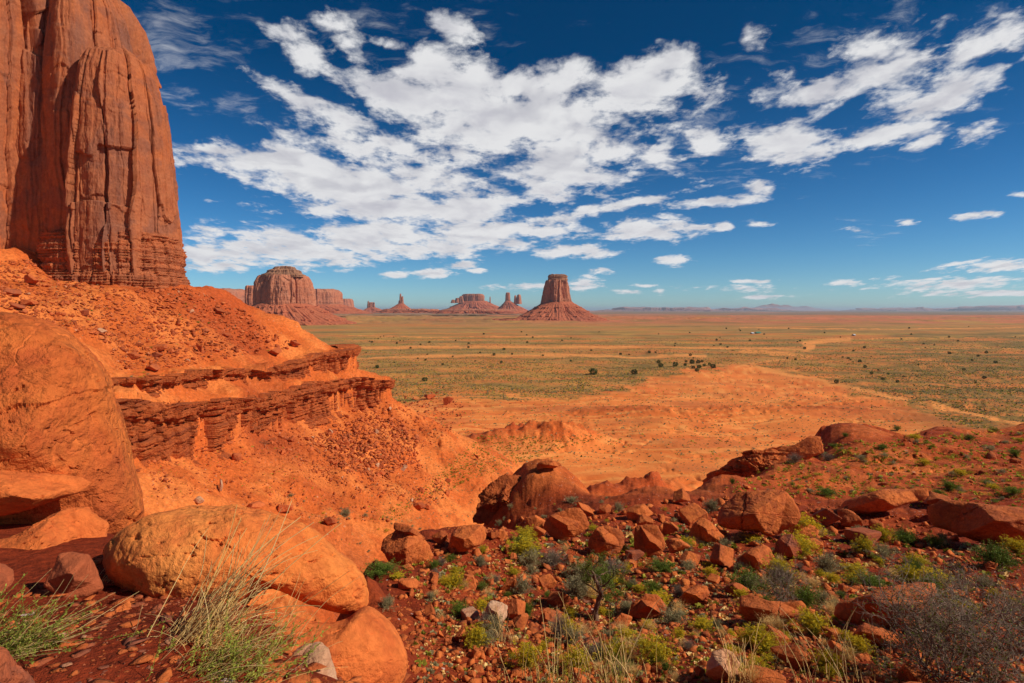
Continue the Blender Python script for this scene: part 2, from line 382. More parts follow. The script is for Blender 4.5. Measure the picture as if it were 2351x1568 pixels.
# ================================================================== THE GROUND
# heights are metres relative to the eye; the valley floor lies 60 m below
HU = [(-80,30),(-74,75),(-70,97),(-65,103),(-67,117),(-62,140),(-60.5,160),(-56,175),(-51,187),(-60,199),(-95,208),(-160,222),(-420,270),(-560,120),(-480,-200),(-200,-160),(-110,-20)]
HL = [(-70,30),(-66,75),(-61.5,92),(-61,108),(-59.5,135),(-57,158),(-50.5,183),(-42,200),(-50,212),(-95,222),(-160,236),(-430,285),(-580,120),(-490,-220),(-200,-180),(-100,-40)]
def poly_sdf(px, py, poly):
    """signed distance to a closed polygon: negative inside"""
    d = np.full(px.shape, 1e18); s = np.ones(px.shape)
    n = len(poly)
    for i in range(n):
        ax, ay = poly[i]; bx, by = poly[i - 1]
        ex, ey = bx - ax, by - ay; wx, wy = px - ax, py - ay
        t = np.clip((wx * ex + wy * ey) / (ex * ex + ey * ey), 0, 1)
        dx, dy = wx - ex * t, wy - ey * t
        d = np.minimum(d, dx * dx + dy * dy)
        c1 = py >= ay; c2 = py < by; c3 = ex * wy > ey * wx
        s = np.where((c1 & c2 & c3) | (~c1 & ~c2 & ~c3), -s, s)
    return s * np.sqrt(d)
def line_dist(px, py, pts):
    d = np.full(px.shape, 1e18); tt = np.zeros(px.shape)
    for i in range(len(pts) - 1):
        ax, ay = pts[i][:2]; bx, by = pts[i + 1][:2]
        ex, ey = bx - ax, by - ay
        t = np.clip(((px - ax) * ex + (py - ay) * ey) / (ex * ex + ey * ey + 1e-9), 0, 1)
        q = (px - ax - ex * t) ** 2 + (py - ay - ey * t) ** 2
        m = q < d
        d = np.where(m, q, d); tt = np.where(m, i + t, tt)
    return np.sqrt(d), tt
def zU_top(y): return np.interp(y, [75, 98, 117, 140, 160, 175, 187, 210], [-11, -12.6, -12.3, -15.0, -14.4, -13.0, -12.2, -12.5])
def zU_bot(y): return np.interp(y, [75, 98, 117, 140, 160, 175, 187, 210], [-13, -14.2, -15.2, -18.2, -18.4, -19.0, -20.0, -20.5])
def zL_top(y): return np.interp(y, [75, 92, 108, 135, 158, 183, 200, 220], [-14.0, -15.0, -18, -20, -20.3, -21.8, -25.5, -26])
def zL_bot(y): return np.interp(y, [75, 92, 108, 135, 158, 183, 200, 220], [-22, -23.6, -27.5, -28.5, -30, -30.8, -32, -32])

# foreground hill: (picture column, picture row, distance along the view) of points on it
CP = [(44,653,2.7),(240,668,2.75),(-100,640,2.9),(-300,600,3.2),(0,590,3.6),(44,523,5.6),(-80,520,5.6),(-250,500,6.0),(130,585,3.9),(150,540,5.2),(250,610,3.7),
      (330,680,3.1),
      (430,686,7.4),(560,690,7.4),(700,692,7.4),(850,690,7.5),(1000,688,7.4),(1150,680,7.5),(1300,670,7.5),
      (372,618,8.0),(366,588,12.0),(372,568,16.0),
      (400,640,9.2),(480,655,9.0),(658,652,9.8),(800,650,9.8),(950,648,10.0),(1150,640,10.0),
      (395,603,12.5),(500,620,12.5),(600,620,15.0),(760,612,14.5),(900,606,14.5),(1050,600,15.0),(1250,590,15),
      (390,570,17.0),(470,575,17.5),(560,574,20.0),(680,575,20.5),(850,575,20.5),(1000,570,21.0),(1200,565,21),
      (405,546,20.5),(450,534,23.5),(500,533,27),(600,541,27.0),(750,542,27.0),(900,540,28.5),(1050,535,29),
      (600,519,34),(700,520,34),(820,518,34.5),(1000,515,33),(1200,510,33),
      (640,499,42),(706,489,48),(760,488,43),(850,492,44),(1000,482,49),(1200,478,50),
      (760,469,62),(815,445,80),(870,440,95),(930,432,108),(1024,424,120),(1150,421,130),(1300,420,140),
      (830,466,60),(900,458,64),(1000,452,72),(1100,450,75),(920,440,85),(1000,435,97)]
# drops beyond the edges: (column, distance along the view, height)
CD = [(430,5,-3.55),(560,5,-3.5),(700,5,-3.5),(900,5,-3.5),(1100,5,-3.4),(500,3,-2.3),(700,3,-2.3),(900,3,-2.3),(1150,3,-2.2),(380,5.2,-3.3),(350,4.2,-2.75),
      (315,7,-4.6),(250,7.2,-4.0),(170,7.5,-3.6),(100,9,-4.0),(0,10,-4.5),(-150,10,-4.6),(-300,10,-4.6),
      (295,11,-8),(250,11,-9),(100,14,-11),(-100,14,-11),(-300,15,-11),
      (325,18,-12),(250,18,-16),(100,20,-18),(-150,20,-18),(380,22,-12),(380,28,-18),(250,30,-27),(0,30,-27),
      (400,28,-15),(420,36,-22),(400,50,-34),(300,50,-40),(0,50,-42),(420,70,-46),(250,80,-58),(0,80,-62),(-300,60,-50),
      (450,31,-14.5),(455,42,-21),(460,55,-33),(470,72,-45),
      (640,46,-17.8),(610,46,-18.5),(670,48,-18.5),(590,52,-22),(640,52,-24),(640,62,-32),(640,80,-44),(600,60,-32),(600,80,-46),(706,58,-24),(706,72,-36),(706,90,-48),
      (745,66,-24),(790,82,-27),(760,76,-30),(760,95,-48),(815,98,-36),(815,120,-52),(870,115,-36),(870,140,-52),(930,130,-38),(930,160,-54),
      (1024,145,-40),(1024,180,-56),(1150,160,-44),(1150,200,-58),(1300,170,-46),(1300,210,-60),
      (550,90,-54),(550,110,-60)]
pts = []
for px, py, y in CP:
    x = (px - 512) / FPX * y; z = -(py - HOR) / FPX * y
    pts.append((math.atan2(x, y), math.log(math.hypot(x, y)), z / math.hypot(x, y)))
for px, y, z in CD:
    x = (px - 512) / FPX * y
    pts.append((math.atan2(x, y), math.log(math.hypot(x, y)), z / math.hypot(x, y)))
for a in (-60, -40, -20, 0, 20, 40, 60):
    for rr in (1.0, 1.8): pts.append((R(a), math.log(rr), -1.62 / rr))
    for rr, z in ((230, -75), (400, -130)): pts.append((R(a), math.log(rr), z / rr))
pts = np.array(pts)
AZS = 1.6
def tps(d): return np.where(d > 1e-9, d, 1.0) * d * 1.0
def _phi(d): return d ** 1.5
_X = np.stack([pts[:, 0] * AZS, pts[:, 1]], 1)
_n = len(_X)
_D = np.sqrt(((_X[:, None] - _X[None]) ** 2).sum(-1))
_A = np.zeros((_n + 3, _n + 3)); _A[:_n, :_n] = _phi(_D) + np.eye(_n) * 0.004
_A[:_n, _n] = 1; _A[:_n, _n + 1:] = _X; _A[_n, :_n] = 1; _A[_n + 1:, :_n] = _X.T
_b = np.zeros(_n + 3); _b[:_n] = pts[:, 2]
_c = np.linalg.solve(_A, _b)
def fore_exact(x, y):
    az = np.clip(np.arctan2(x, y), R(-66), R(64)); rho = np.maximum(np.hypot(x, y), 0.6)
    lr = np.log(rho)
    q = np.stack([az.ravel() * AZS, lr.ravel()], 1)
    out = np.empty(len(q))
    for i in range(0, len(q), 60000):
        d = np.sqrt(((q[i:i + 60000, None] - _X[None]) ** 2).sum(-1))
        out[i:i + 60000] = _phi(d) @ _c[:_n] + _c[_n] + q[i:i + 60000] @ _c[_n + 1:]
    return out.reshape(x.shape) * rho

_fa = np.linspace(-math.pi, math.pi, 481); _fl = np.linspace(math.log(0.4), math.log(430), 260)
_FT = fore_exact(np.exp(_fl)[:, None] * np.sin(_fa)[None], np.exp(_fl)[:, None] * np.cos(_fa)[None])
def fore(x, y):
    a = (np.arctan2(x, y) - _fa[0]) / (_fa[1] - _fa[0]); l = (np.log(np.maximum(np.hypot(x, y), 0.41)) - _fl[0]) / (_fl[1] - _fl[0])
    i = np.clip(l.astype(int), 0, len(_fl) - 2); j = np.clip(a.astype(int), 0, len(_fa) - 2)
    f = l - i; g = a - j
    return _FT[i, j] * (1 - f) * (1 - g) + _FT[i + 1, j] * f * (1 - g) + _FT[i, j + 1] * (1 - f) * g + _FT[i + 1, j + 1] * f * g

def Hbase(x, y):
    rho = np.hypot(x, y)
    # valley floor
    far = sstep(900, 2500, rho)
    z = -60.0 + (fbm(x / 90, y / 90, oct=3, seed=3) * 2.2 + fbm(x / 14, y / 14, oct=3, seed=5) * 0.35) * (1 - far * 0.5)
    z = z + sstep(0.5, 1, fbm(x / 1500, y / 700, oct=3, seed=8) + 0.4) * far * 2
    z = z + 9 * np.clip((190 - y) / 120, 0, 1) ** 1.3 * (np.abs(x) < 400)
    # wash channels cut in the fan
    wsh = fbm(x / 55 + 0.6 * fbm(x / 30, y / 30, oct=2, seed=44), y / 22, oct=4, seed=31, ridged=True)
    z = z - 1.0 * sstep(0.30, 0.46, wsh) * sstep(760, 420, rho)
    # small badland mounds at the toe of the slope and beside the knoll
    def mound(cx, cy, rx, ry, h, seed):
        d = ((x - cx) / rx) ** 2 + ((y - cy) / ry) ** 2
        rg = 0.72 + 0.7 * fbm(x / 9, y / 9, oct=3, seed=seed, ridged=True)
        return h * np.exp(-d * 1.1) * rg
    m = 0
    for a in ((5,262,16,14,8,1),(22,255,14,12,7,2),(-12,250,16,14,6,3),(32,262,15,10,5,6),(-25,225,14,12,6,4),(28,172,11,9,7,5),(44,180,12,8,9,7),(12,158,12,10,7,8),(58,190,10,7,5,9),(70,330,60,18,3.0,10),(150,330,70,15,4.0,11),(230,360,90,14,4,12)):
        m = m + mound(*a)
    z = z + m
    # low red rims and swells far out
    rim = sstep(2600, 3300, y) * sstep(7500, 5200, y) * sstep(-1500, 500, x - 0.06 * y)
    z = z + rim * (6 * sstep(0.02, 0.14, fbm(x / 500, y / 260, oct=4, seed=61)) + 5 * sstep(0.12, 0.2, fbm(x / 300, y / 200, oct=4, seed=63)))
    rim2 = sstep(2300, 2900, y) * sstep(9000, 6000, y) * sstep(900, -100, x)
    z = z + rim2 * (5 * sstep(0.0, 0.12, fbm(x / 350, y / 260, oct=4, seed=65)) + 7 * sstep(0.1, 0.17, fbm(x / 420, y / 300, oct=4, seed=67)))
    # left hill with its two ledges
    near = (rho < 900)
    zl = np.full(x.shape, -200.0)
    if near.any():
        X, Y = x[near], y[near]
        wx = X + 2.2 * fbm(X / 11, Y / 11, oct=3, seed=71); wy = Y + 2.2 * fbm(X / 11, Y / 11, oct=3, seed=72)
        k = sstep(45, 80, Y)
        dU = poly_sdf(wx, wy, HU); dL = poly_sdf(wx, wy, HL)
        s = np.maximum(-dU, 0)
        up = 0.60 * np.maximum(s - 5, 0) + 0.05 * s
        cap = 4.5 + 11 * sstep(-112, -140, X) - 5 * sstep(-60, -84, X) * 0 + 12 * sstep(-150, -230, X)
        top = zU_top(Y) + up
        top = smin(top, cap + 0.12 * (Y - 160) * (Y > 160), 3.0)
        st = fbm(X / 7, Y / 7, oct=4, seed=75)
        # thin hard layers stepping out of the upper slope
        for zz, hh, w0 in ((-5.5, 1.3, .5), (-9.3, 0.9, .5), (-1.0, 1.0, .4)):
            top = top + hh * (sstep(zz - 0.35, zz + 0.35, top + st * 0.8) - 0.5) * sstep(-0.05, 0.25, fbm(X / 22, Y / 22, oct=2, seed=int(77 + zz)))
        w = np.clip(dU / np.maximum(dU - dL, 1e-3), 0, 1)
        mid = zU_bot(Y) * (1 - w) + zL_top(Y) * w
        out = zL_bot(Y) - 0.60 * np.maximum(dL, 0) * (1 - 0.10 * sstep(0, 60, dL))
        out = out + 2.0 * fbm(X / 16, Y / 16, oct=4, seed=81, ridged=True) * sstep(0, 12, dL) * sstep(-56, -50, out)
        v = np.where(dU < 0, top, np.where(dL < 0, mid, out))
        rg = fbm(X / 5, Y / 5, oct=5, seed=84, ridged=True, rough=.6)
        v = v + 0.6 * st + 0.42 * fbm(X / 1.8, Y / 1.8, oct=4, seed=83, rough=.6) - 0.9 * sstep(.34, .5, rg) * sstep(-4, 4, dL)
        for zz, hh in ((-34.0, 1.2), (-38.5, .9), (-44.0, 1.1)):
            v = v + hh * (sstep(zz - .4, zz + .4, v + st * 1.4) - .5) * sstep(0.02, 0.2, fbm(X / 20, Y / 20, oct=2, seed=int(200 + zz)))
        zl[near] = v
    z = smax(z, zl, 3.0)
    # foreground hill
    nf = (rho < 420) 
    zf = np.full(x.shape, -300.0)
    if nf.any():
        X, Y = x[nf], y[nf]; r = rho[nf]
        v = fore(X, Y)
        v = np.where(Y < 0, np.maximum(v, -1.7 - 0.08 * r), v)
        # the knoll in front of the gully and the raised rocky rim on the right
        def kn(cx, cy, rx, ry, h, p=2.0, rot=0.0):
            dx, dy = X - cx, Y - cy
            c_, s_ = math.cos(rot), math.sin(rot)
            d = np.abs((dx * c_ + dy * s_) / rx) ** 2 + np.abs((-dx * s_ + dy * c_) / ry) ** 2
            return h * np.exp(-(d ** (p / 2)) * 1.2)
        v = v + kn(1.2, 50, 6.4, 9.0, 8.8, 2.2, 0.15)
        amp = np.clip(0.012 * r ** 0.85, 0.012, 0.30)
        rr = fbm(X / 2.3, Y / 2.3, oct=5, seed=91) * 0.9 + fbm(X / 0.45, Y / 0.45, oct=4, seed=92) * 0.25
        amp = amp * (1 - .6 * sstep(38, 70, Y)); v = v - 0.5 * sstep(60, 80, Y)
        v = v + rr * amp * 1.5 + fbm(X / 9, Y / 9, oct=3, seed=93) * amp * 1.6
        tr = sstep(45, 60, Y) * (X > 15)
        v = v + tr * 0.45 * (sstep(0.02, 0.12, fbm(X / 12, Y / 6, oct=4, seed=95)) - 0.4)
        zf[nf] = v
    return smax(z, zf, 0.8), z

NA, NRAD = 1000, 900
azd = np.concatenate([np.linspace(-180, -56, 36)[:-1], np.linspace(-56, -46, 40)[:-1], np.linspace(-46, 46, NA), np.linspace(46, 56, 40)[1:], np.linspace(56, 180, 36)[1:]])
AZG = np.radians(azd)
LR0, LR1 = math.log(0.45), math.log(90000.0)
q = np.linspace(0, 1, NRAD)
LRG = np.concatenate([np.linspace(LR0, math.log(60), 330)[:-1], np.linspace(math.log(60), math.log(420), 330)[:-1], np.linspace(math.log(420), LR1, 260)])
RG = np.exp(LRG)
GX = RG[:, None] * np.sin(AZG)[None]; GY = RG[:, None] * np.cos(AZG)[None]
GZ, Hfar = Hbase(GX, GY)      # Hfar: the same ground without the foreground hill
def H(x, y):
    """height of the built ground (bilinear lookup in the same polar sheet)"""
    x = np.asarray(x, float); y = np.asarray(y, float)
    a = np.arctan2(x, y); l = np.log(np.maximum(np.hypot(x, y), 0.46))
    i = np.clip(np.searchsorted(LRG, l) - 1, 0, len(LRG) - 2); j = np.clip(np.searchsorted(AZG, a) - 1, 0, len(AZG) - 2)
    f = (l - LRG[i]) / (LRG[i + 1] - LRG[i]); g = (a - AZG[j]) / (AZG[j + 1] - AZG[j])
    return (GZ[i, j] * (1 - f) * (1 - g) + GZ[i + 1, j] * f * (1 - g) + GZ[i, j + 1] * (1 - f) * g + GZ[i + 1, j + 1] * f * g)
YM = np.exp(np.linspace(math.log(1.5), math.log(9000), 1400))
def hit(px, py, ymin=1.5):
    """where the line of sight of a picture point meets the ground"""
    px = np.atleast_1d(np.asarray(px, float)); py = np.atleast_1d(np.asarray(py, float))
    out = np.empty((len(px), 3))
    for i in range(0, len(px), 400):
        u = (px[i:i + 400, None] - 512) / FPX; v = (HOR - py[i:i + 400, None]) / FPX
        Y = np.broadcast_to(YM, (u.shape[0], len(YM)))
        d = H(u * Y, Y) - v * Y
        d = np.where(Y < ymin, -1, d)
        k = np.argmax(d > 0, 1); k = np.where((d > 0).any(1), np.maximum(k, 1), len(YM) - 1)
        r_ = np.arange(len(k)); a, b = d[r_, k - 1], d[r_, k]
        t = np.where((b - a) != 0, np.clip(-a / (b - a + 1e-12), 0, 1), 0)
        yy = YM[k - 1] * (1 - t) + YM[k] * t
        out[i:i + 400, 0] = u[:, 0] * yy; out[i:i + 400, 1] = yy; out[i:i + 400, 2] = H(u[:, 0] * yy, yy)
    return out
def dhit(dx, dy, ymin=1.5):          # the same from a point of the 2351 px wide view
    return hit(np.asarray(dx, float) / D2, np.asarray(dy, float) / D2, ymin)

# ---- ground colours (albedo) by what lies where
FAN = [(1690,836),(1600,850),(1500,866),(1440,893),(1300,916),(1060,914),(960,905),(820,960),(700,1400),(1500,1500),(2500,1200),(2500,1000),(2351,985),(2230,975),(2080,940),(1990,905),(1880,868),(1760,846)]
def ground_colour():
    x, y, z = GX, GY, GZ
    rho = np.hypot(x, y)
    ys = np.where(y > 1, y, 1)
    dx = (512 + FPX * x / ys) * D2; dy = (HOR + FPX * 60 / ys) * D2     # floor position in the wide view
    ok = (y > 120)
    n_lo = fbm(x / 60, y / 60, oct=4, seed=101); n_md = fbm(x / 12, y / 12, oct=4, seed=102)
    nb = fbm(dx / 260, dy / 9, oct=4, seed=103); nb2 = fbm(dx / 120, dy / 4, oct=4, seed=104)
    col = np.empty(x.shape + (3,)); 
    def L(r, g, b): return np.array(lin(r, g, b))
    sand = L(232, 130, 64); sandhi = L(243, 154, 82); redsand = L(222, 114, 54)
    olive = L(178, 130, 74); yel = L(196, 146, 72); org = L(214, 122, 62); dark = L(108, 88, 48)
    grn = L(156, 122, 66); rust = L(194, 114, 76); pale = L(226, 140, 84)
    def mixc(a, b, t): return a * (1 - t[..., None]) + b * t[..., None]
    t = sstep(860, 800, dy)
    c = mixc(np.broadcast_to(yel * .6 + org * .4, col.shape), np.broadcast_to(olive, col.shape), np.clip(t + nb * 0.9, 0, 1))
    c = mixc(c, org, sstep(0.06, 0.30, nb2) * 0.75)
    c = mixc(c, grn, sstep(0.05, 0.3, -nb) * 0.5)
    rgt = sstep(1750, 2100, dx + 60 * nb)
    c = mixc(c, dark, rgt * 0.62 * sstep(0.3, -0.2, nb2) * sstep(745, 775, dy))
    c = mixc(c, yel * 0.95, sstep(0.06, 0.22, nb) * sstep(830, 790, dy) * 0.7)
    nb3 = fbm(dx / 420, dy / 5, oct=4, seed=155)
    c = mixc(c, org * .95, sstep(0.10, 0.26, nb3) * 0.7)
    c = mixc(c, L(112, 98, 56), sstep(0.08, 0.30, -nb3) * 0.55)
    # mid distance red country
    band = sstep(752, 742, dy + 6 * nb + 4 * sstep(1700, 2200, dx)) * (0.35 + 0.65 * sstep(1000, 1500, dx + 300 * nb2))
    c = mixc(c, np.broadcast_to(rust, col.shape) * (1 + 0.35 * nb2[..., None]), band * np.clip(0.75 + nb2 * 1.3, 0, 1))
    band2 = sstep(728, 722, dy + 3 * nb)
    c = mixc(c, L(136, 112, 84), band2 * np.clip(0.8 + nb, 0, 1))
    g3 = sstep(768, 762, dy) * sstep(740, 747, dy)
    c = mixc(c, np.broadcast_to(olive, col.shape), g3 * np.clip(0.6 + nb2 * 2, 0, 1) * 0.7)
    # fan of bare sand
    fx, fy = dx, dy
    jx = dx + 60 * fbm(x / 26, y / 26, oct=3, seed=111); jy = dy + 20 * fbm(x / 26, y / 26, oct=5, seed=112, rough=.65)
    sd_ = poly_sdf(np.clip(jx, -3000, 6000), np.clip(jy, 0, 3000), FAN)
    fan = sstep(6, -8, sd_) * ok
    rill = fbm(x / 40 + 1.2 * n_lo, y / 12 + n_lo, oct=5, seed=121, ridged=True)
    sc = mixc(mixc(np.broadcast_to(sand, col.shape), redsand, sstep(-0.1, 0.35, n_lo + 0.5 * n_md)), sandhi, sstep(0.22, 0.40, rill) * 0.95)
    sc = mixc(sc, L(206, 112, 60), sstep(0.1, 0.4, fbm(x / 80, y / 30, oct=4, seed=123)) * 0.6)
    c = mixc(c, sc, fan)
    c = mixc(c, L(140, 92, 52), fan * sstep(1900, 2250, dx) * sstep(-60, -10, sd_) * 0.7)
    # dry washes and sandy tracks
    for ln, w_ in (([(780,798),(1200,797),(1500,798),(1780,801),(1850,803),(1868,795)], 2.2), ([(1850,803),(1868,796),(1846,789),(1900,782),(1950,779)], 5), ([(1950,779),(2100,776),(2400,772)], 1.0),
                   ([(820,824),(1000,817),(1300,816),(1480,820),(1620,816)], 3.0), ([(1690,845),(1720,835),(1770,829),(1830,825),(1872,818),(1800,812),(1700,806)], 3.0),
                   ([(1740,846),(1850,868),(1990,896),(2150,935),(2400,990)], 4.0), ([(1700,752),(2000,757),(2351,752)], 1.4), ([(2100,798),(2351,801)], 1.2), ([(800,770),(1000,775),(1300,771)], 1.0)):
        d, _ = line_dist(dx, dy + 2.5 * nb2, ln)
        c = mixc(c, sandhi * 0.95, sstep(w_ * 1.3, w_ * 0.5, d + 1.5 * n_md) * ok * 0.9)
    # slopes and the near hill: red dirt
    hill = sstep(1.5, 5.0, z + 60.0 - 9 * np.clip((190 - y) / 120, 0, 1) ** 1.3)
    hill = np.where(rho < 900, hill, 0) 
    dirt = mixc(np.broadcast_to(L(208, 102, 46), col.shape), L(228, 126, 62), sstep(-0.2, 0.3, n_md))
    dirt = mixc(dirt, L(182, 82, 40), sstep(0.0, 0.4, n_lo))
    c = mixc(c, dirt, hill)
    # the hill under the viewer and the terrace on the right: darker red earth
    zf = z - Hfar
    fg = sstep(0.3, 1.5, zf) * (rho < 200)
    earth = mixc(np.broadcast_to(L(146, 56, 28), col.shape), L(172, 72, 35), sstep(-0.2, 0.35, fbm(x / 2.5, y / 2.5, oct=4, seed=131)))
    earth = mixc(earth, L(206, 100, 50), sstep(0.12, 0.3, fbm(x / 9, y / 5, oct=4, seed=133)) * sstep(25, 50, y) * 0.8)
    earth = mixc(earth, L(118, 45, 25), sstep(0.1, 0.35, fbm(x / 6, y / 6, oct=4, seed=134)) * 0.7)
    earth = mixc(earth, dirt, np.clip(sstep(33, 50, y) * (0.45 + 0.8 * fbm(x / 7, y / 4, oct=4, seed=137)) + .7 * sstep(41, 47, y) * sstep(12, 7, np.abs(x)), 0, .9))
    c = mixc(c, earth, fg)
    scrub = np.clip(1 - fan - hill - fg, 0, 1) * sstep(5200, 2500, rho) * sstep(110, 200, rho)
    rub = np.clip(hill + fg, 0, 1)
    return np.clip(c, 0.004, 0.9), scrub, rub, fan
GC, GSCRUB, GRUB, GFAN = ground_colour()

gm = bpy.data.materials.new('desert_ground'); gm.use_nodes = True
t = NT(gm.node_tree); bs = t.n['Principled BSDF']
pos = t.n.new('ShaderNodeNewGeometry').outputs['Position']
def attr(n): 
    a = t.n.new('ShaderNodeAttribute'); a.attribute_name = n; return a
ca = attr('Col').outputs['Color']; scr = attr('scrub').outputs['Fac']; rub = attr('rub').outputs['Fac']
flat = t.vec('MULTIPLY', pos, (1, 1, 0))
c = ca
# scrub as dark and pale dots
v1 = t.vor(flat, 0.36); v2 = t.vor(t.vec('ADD', flat, (50, 20, 0)), 0.22)
pn = t.noise(flat, 0.05, 4, 0.6)
c = t.mix(t.math('MULTIPLY', t.math('MULTIPLY', t.ramp(v1, 0.30, 0.22), t.ramp(pn, 0.30, 0.48)), t.math('MULTIPLY', scr, 0.8)), c, (0.10, 0.095, 0.045))
c = t.mix(t.math('MULTIPLY', t.ramp(v2, 0.24, 0.16), t.math('MULTIPLY', scr, 0.7)), c, (0.36, 0.27, 0.07))
mott = t.noise(flat, 0.012, 8, 0.72)
c = t.mix(1.0, c, t.mix(mott, (0.50, 0.56, 0.56), (1.5, 1.42, 1.34)), 'MULTIPLY')
# grains and chips at close range
g1_ = t.noise(pos, 1.3, 6, 0.7); g2_ = t.noise(pos, 11.0, 5, 0.7)
c = t.mix(rub, c, t.mix(1.0, c, t.mix(t.ramp(g1_, 0.3, 0.7, smooth=False), (0.62, 0.60, 0.60), (1.3, 1.32, 1.35)), 'MULTIPLY'))
c = t.mix(rub, c, t.mix(1.0, c, t.mix(t.ramp(g2_, 0.3, 0.7, smooth=False), (0.70, 0.68, 0.68), (1.25, 1.26, 1.28)), 'MULTIPLY'))
ch = t.vor(pos, 7.0); chc = t.vor(pos, 7.0, out='Color')
sepc = t.n.new('ShaderNodeSeparateColor'); t.l.new(chc, sepc.inputs[0])
white = t.math('MULTIPLY', t.math('GREATER_THAN', sepc.outputs[0], 0.955), t.ramp(ch, 0.28, 0.20))
c = t.mix(t.math('MULTIPLY', white, rub), c, (0.66, 0.46, 0.36))
ch2 = t.vor(pos, 0.9); chc2 = t.vor(pos, 0.9, out='Color')
sepd = t.n.new('ShaderNodeSeparateColor'); t.l.new(chc2, sepd.inputs[0])
w2 = t.math('MULTIPLY', t.math('GREATER_THAN', sepd.outputs[0], 0.93), t.ramp(ch2, 0.20, 0.14))
c = t.mix(t.math('MULTIPLY', w2, t.math('MULTIPLY', rub, 0.5)), c, (0.62, 0.36, 0.22))
t.l.new(c, bs.inputs['Base Color']); bs.inputs['Roughness'].default_value = 0.95; bs.inputs['Specular IOR Level'].default_value = 0.1
cell = t.vor(pos, 5.0, out='Distance'); cell2 = t.vor(pos, 17.0, out='Distance')
hb = t.math('ADD', t.math('MULTIPLY', t.noise(pos, 0.9, 9, 0.72), 0.9), t.math('MULTIPLY', cell, -0.10))
hb = t.math('ADD', hb, t.math('MULTIPLY', cell2, -0.05))
bn = t.n.new('ShaderNodeBump'); bn.inputs['Strength'].default_value = 0.75; bn.inputs['Distance'].default_value = 0.45
t.l.new(hb, bn.inputs['Height']); t.l.new(bn.outputs[0], bs.inputs['Normal'])
M['ground'] = gm
gV = np.stack([GX, GY, GZ], -1).reshape(-1, 3)
gF = grid_faces(len(RG), len(AZG))
gF = gF[:, ::-1]
gV = np.concatenate([gV, [[0, 0, GZ[0].mean()]]])
ground = mk('ground', gV, gF, gm, attrs={'scrub': np.append(GSCRUB.ravel(), 0), 'rub': np.append(GRUB.ravel(), 1)}, cols={'Col': np.concatenate([GC.reshape(-1, 3), [[.3, .06, .02]]])})
tag(ground, kind='structure')
# ================================================================== CLIFFS
def curve_sample(poly, n, closed=False):
    P_ = np.array(poly + ([poly[0]] if closed else []), float)
    # Chaikin twice for a natural line
    for _ in range(2):
        Q = [P_[0]] if not closed else []
        for a, b in zip(P_[:-1], P_[1:]): Q += [a * .75 + b * .25, a * .25 + b * .75]
        Q += [P_[-1]] if not closed else [Q[0]]
        P_ = np.array(Q)
    L = np.concatenate([[0], np.cumsum(np.hypot(*np.diff(P_, axis=0).T))])
    s = np.linspace(0, L[-1], n)
    x = np.interp(s, L, P_[:, 0]); y = np.interp(s, L, P_[:, 1])
    tx = np.gradient(x, s); ty = np.gradient(y, s); l = np.hypot(tx, ty)
    return x, y, ty / l, -tx / l, s       # outward normal is to the right of the walking direction

def cells1(v, seed, jit=0.7):
    """irregular intervals along a line: (interval number, distance to its nearer border, in cells)"""
    k = np.floor(v).astype(np.int64)
    b0 = k + (hrand(k, seed=seed) - .5) * jit; 
    lo = v < b0
    k = np.where(lo, k - 1, k)
    e0 = k + (hrand(k, seed=seed) - .5) * jit; e1 = k + 1 + (hrand(k + 1, seed=seed) - .5) * jit
    return k, v - e0, e1 - v
def jointed(s, z, cell, depth, seed, zs=0.3, crack=0.10, blocks=0.5, hc=0.35, deep=1.0):
    """outward offset of a cliff broken by upright joints and bedding planes into blocks"""
    ws = s + cell * 0.22 * fbm(s / (cell * 2), z / (cell * 3.5), oct=3, seed=seed)
    c, l, r = cells1(ws / cell, seed + 3)
    wz = z / cell * zs + hrand(c, seed=seed + 4) * 7 + .12 * fbm(s / cell, z / cell, oct=2, seed=seed + 6)
    q, lo, hi = cells1(wz, seed + 5)
    off = (hrand(c, seed=seed + 7) - .5) * depth * 1.3 * blocks + (hrand(c, q, seed=seed + 8) - .5) * depth * 1.1 * blocks
    st = hrand(np.where(l < r, c, c + 1), seed=seed + 9)              # some joints gape, most are hairlines
    off = off + (hrand(c, seed=seed + 21) - .5) * depth * 1.2 * blocks * (l - r) / np.maximum(l + r, .2) + (hrand(c, q, seed=seed + 22) - .5) * depth * .9 * blocks * (lo - hi) / np.maximum(lo + hi, .2)
    off = off - depth * deep * (.25 + 1.3 * (st > .72)) * sstep(crack * (.6 + 1.2 * st), 0.0, np.minimum(l, r))
    off = off - depth * hc * sstep(crack * .8 * zs, 0.0, np.minimum(lo, hi)) * (hrand(c, q, seed=seed + 11) > .45)
    return off
def strata(z, s, th, depth, seed):
    """layers of different hardness: each juts or recedes"""
    zz = z / th + 0.35 * fbm(s / (th * 14), z * 0 + 1.0, oct=3, seed=seed + 9)
    k = np.floor(zz); f = zz - k
    a = hrand(k.astype(np.int64), seed=seed); b = hrand(k.astype(np.int64) + 1, seed=seed)
    v = a + (b - a) * sstep(0.72, 0.98, f)
    v = v - 0.55 * (sstep(0.80, 0.93, f) * sstep(1.0, 0.95, f))
    return (v - 0.5) * depth * 2

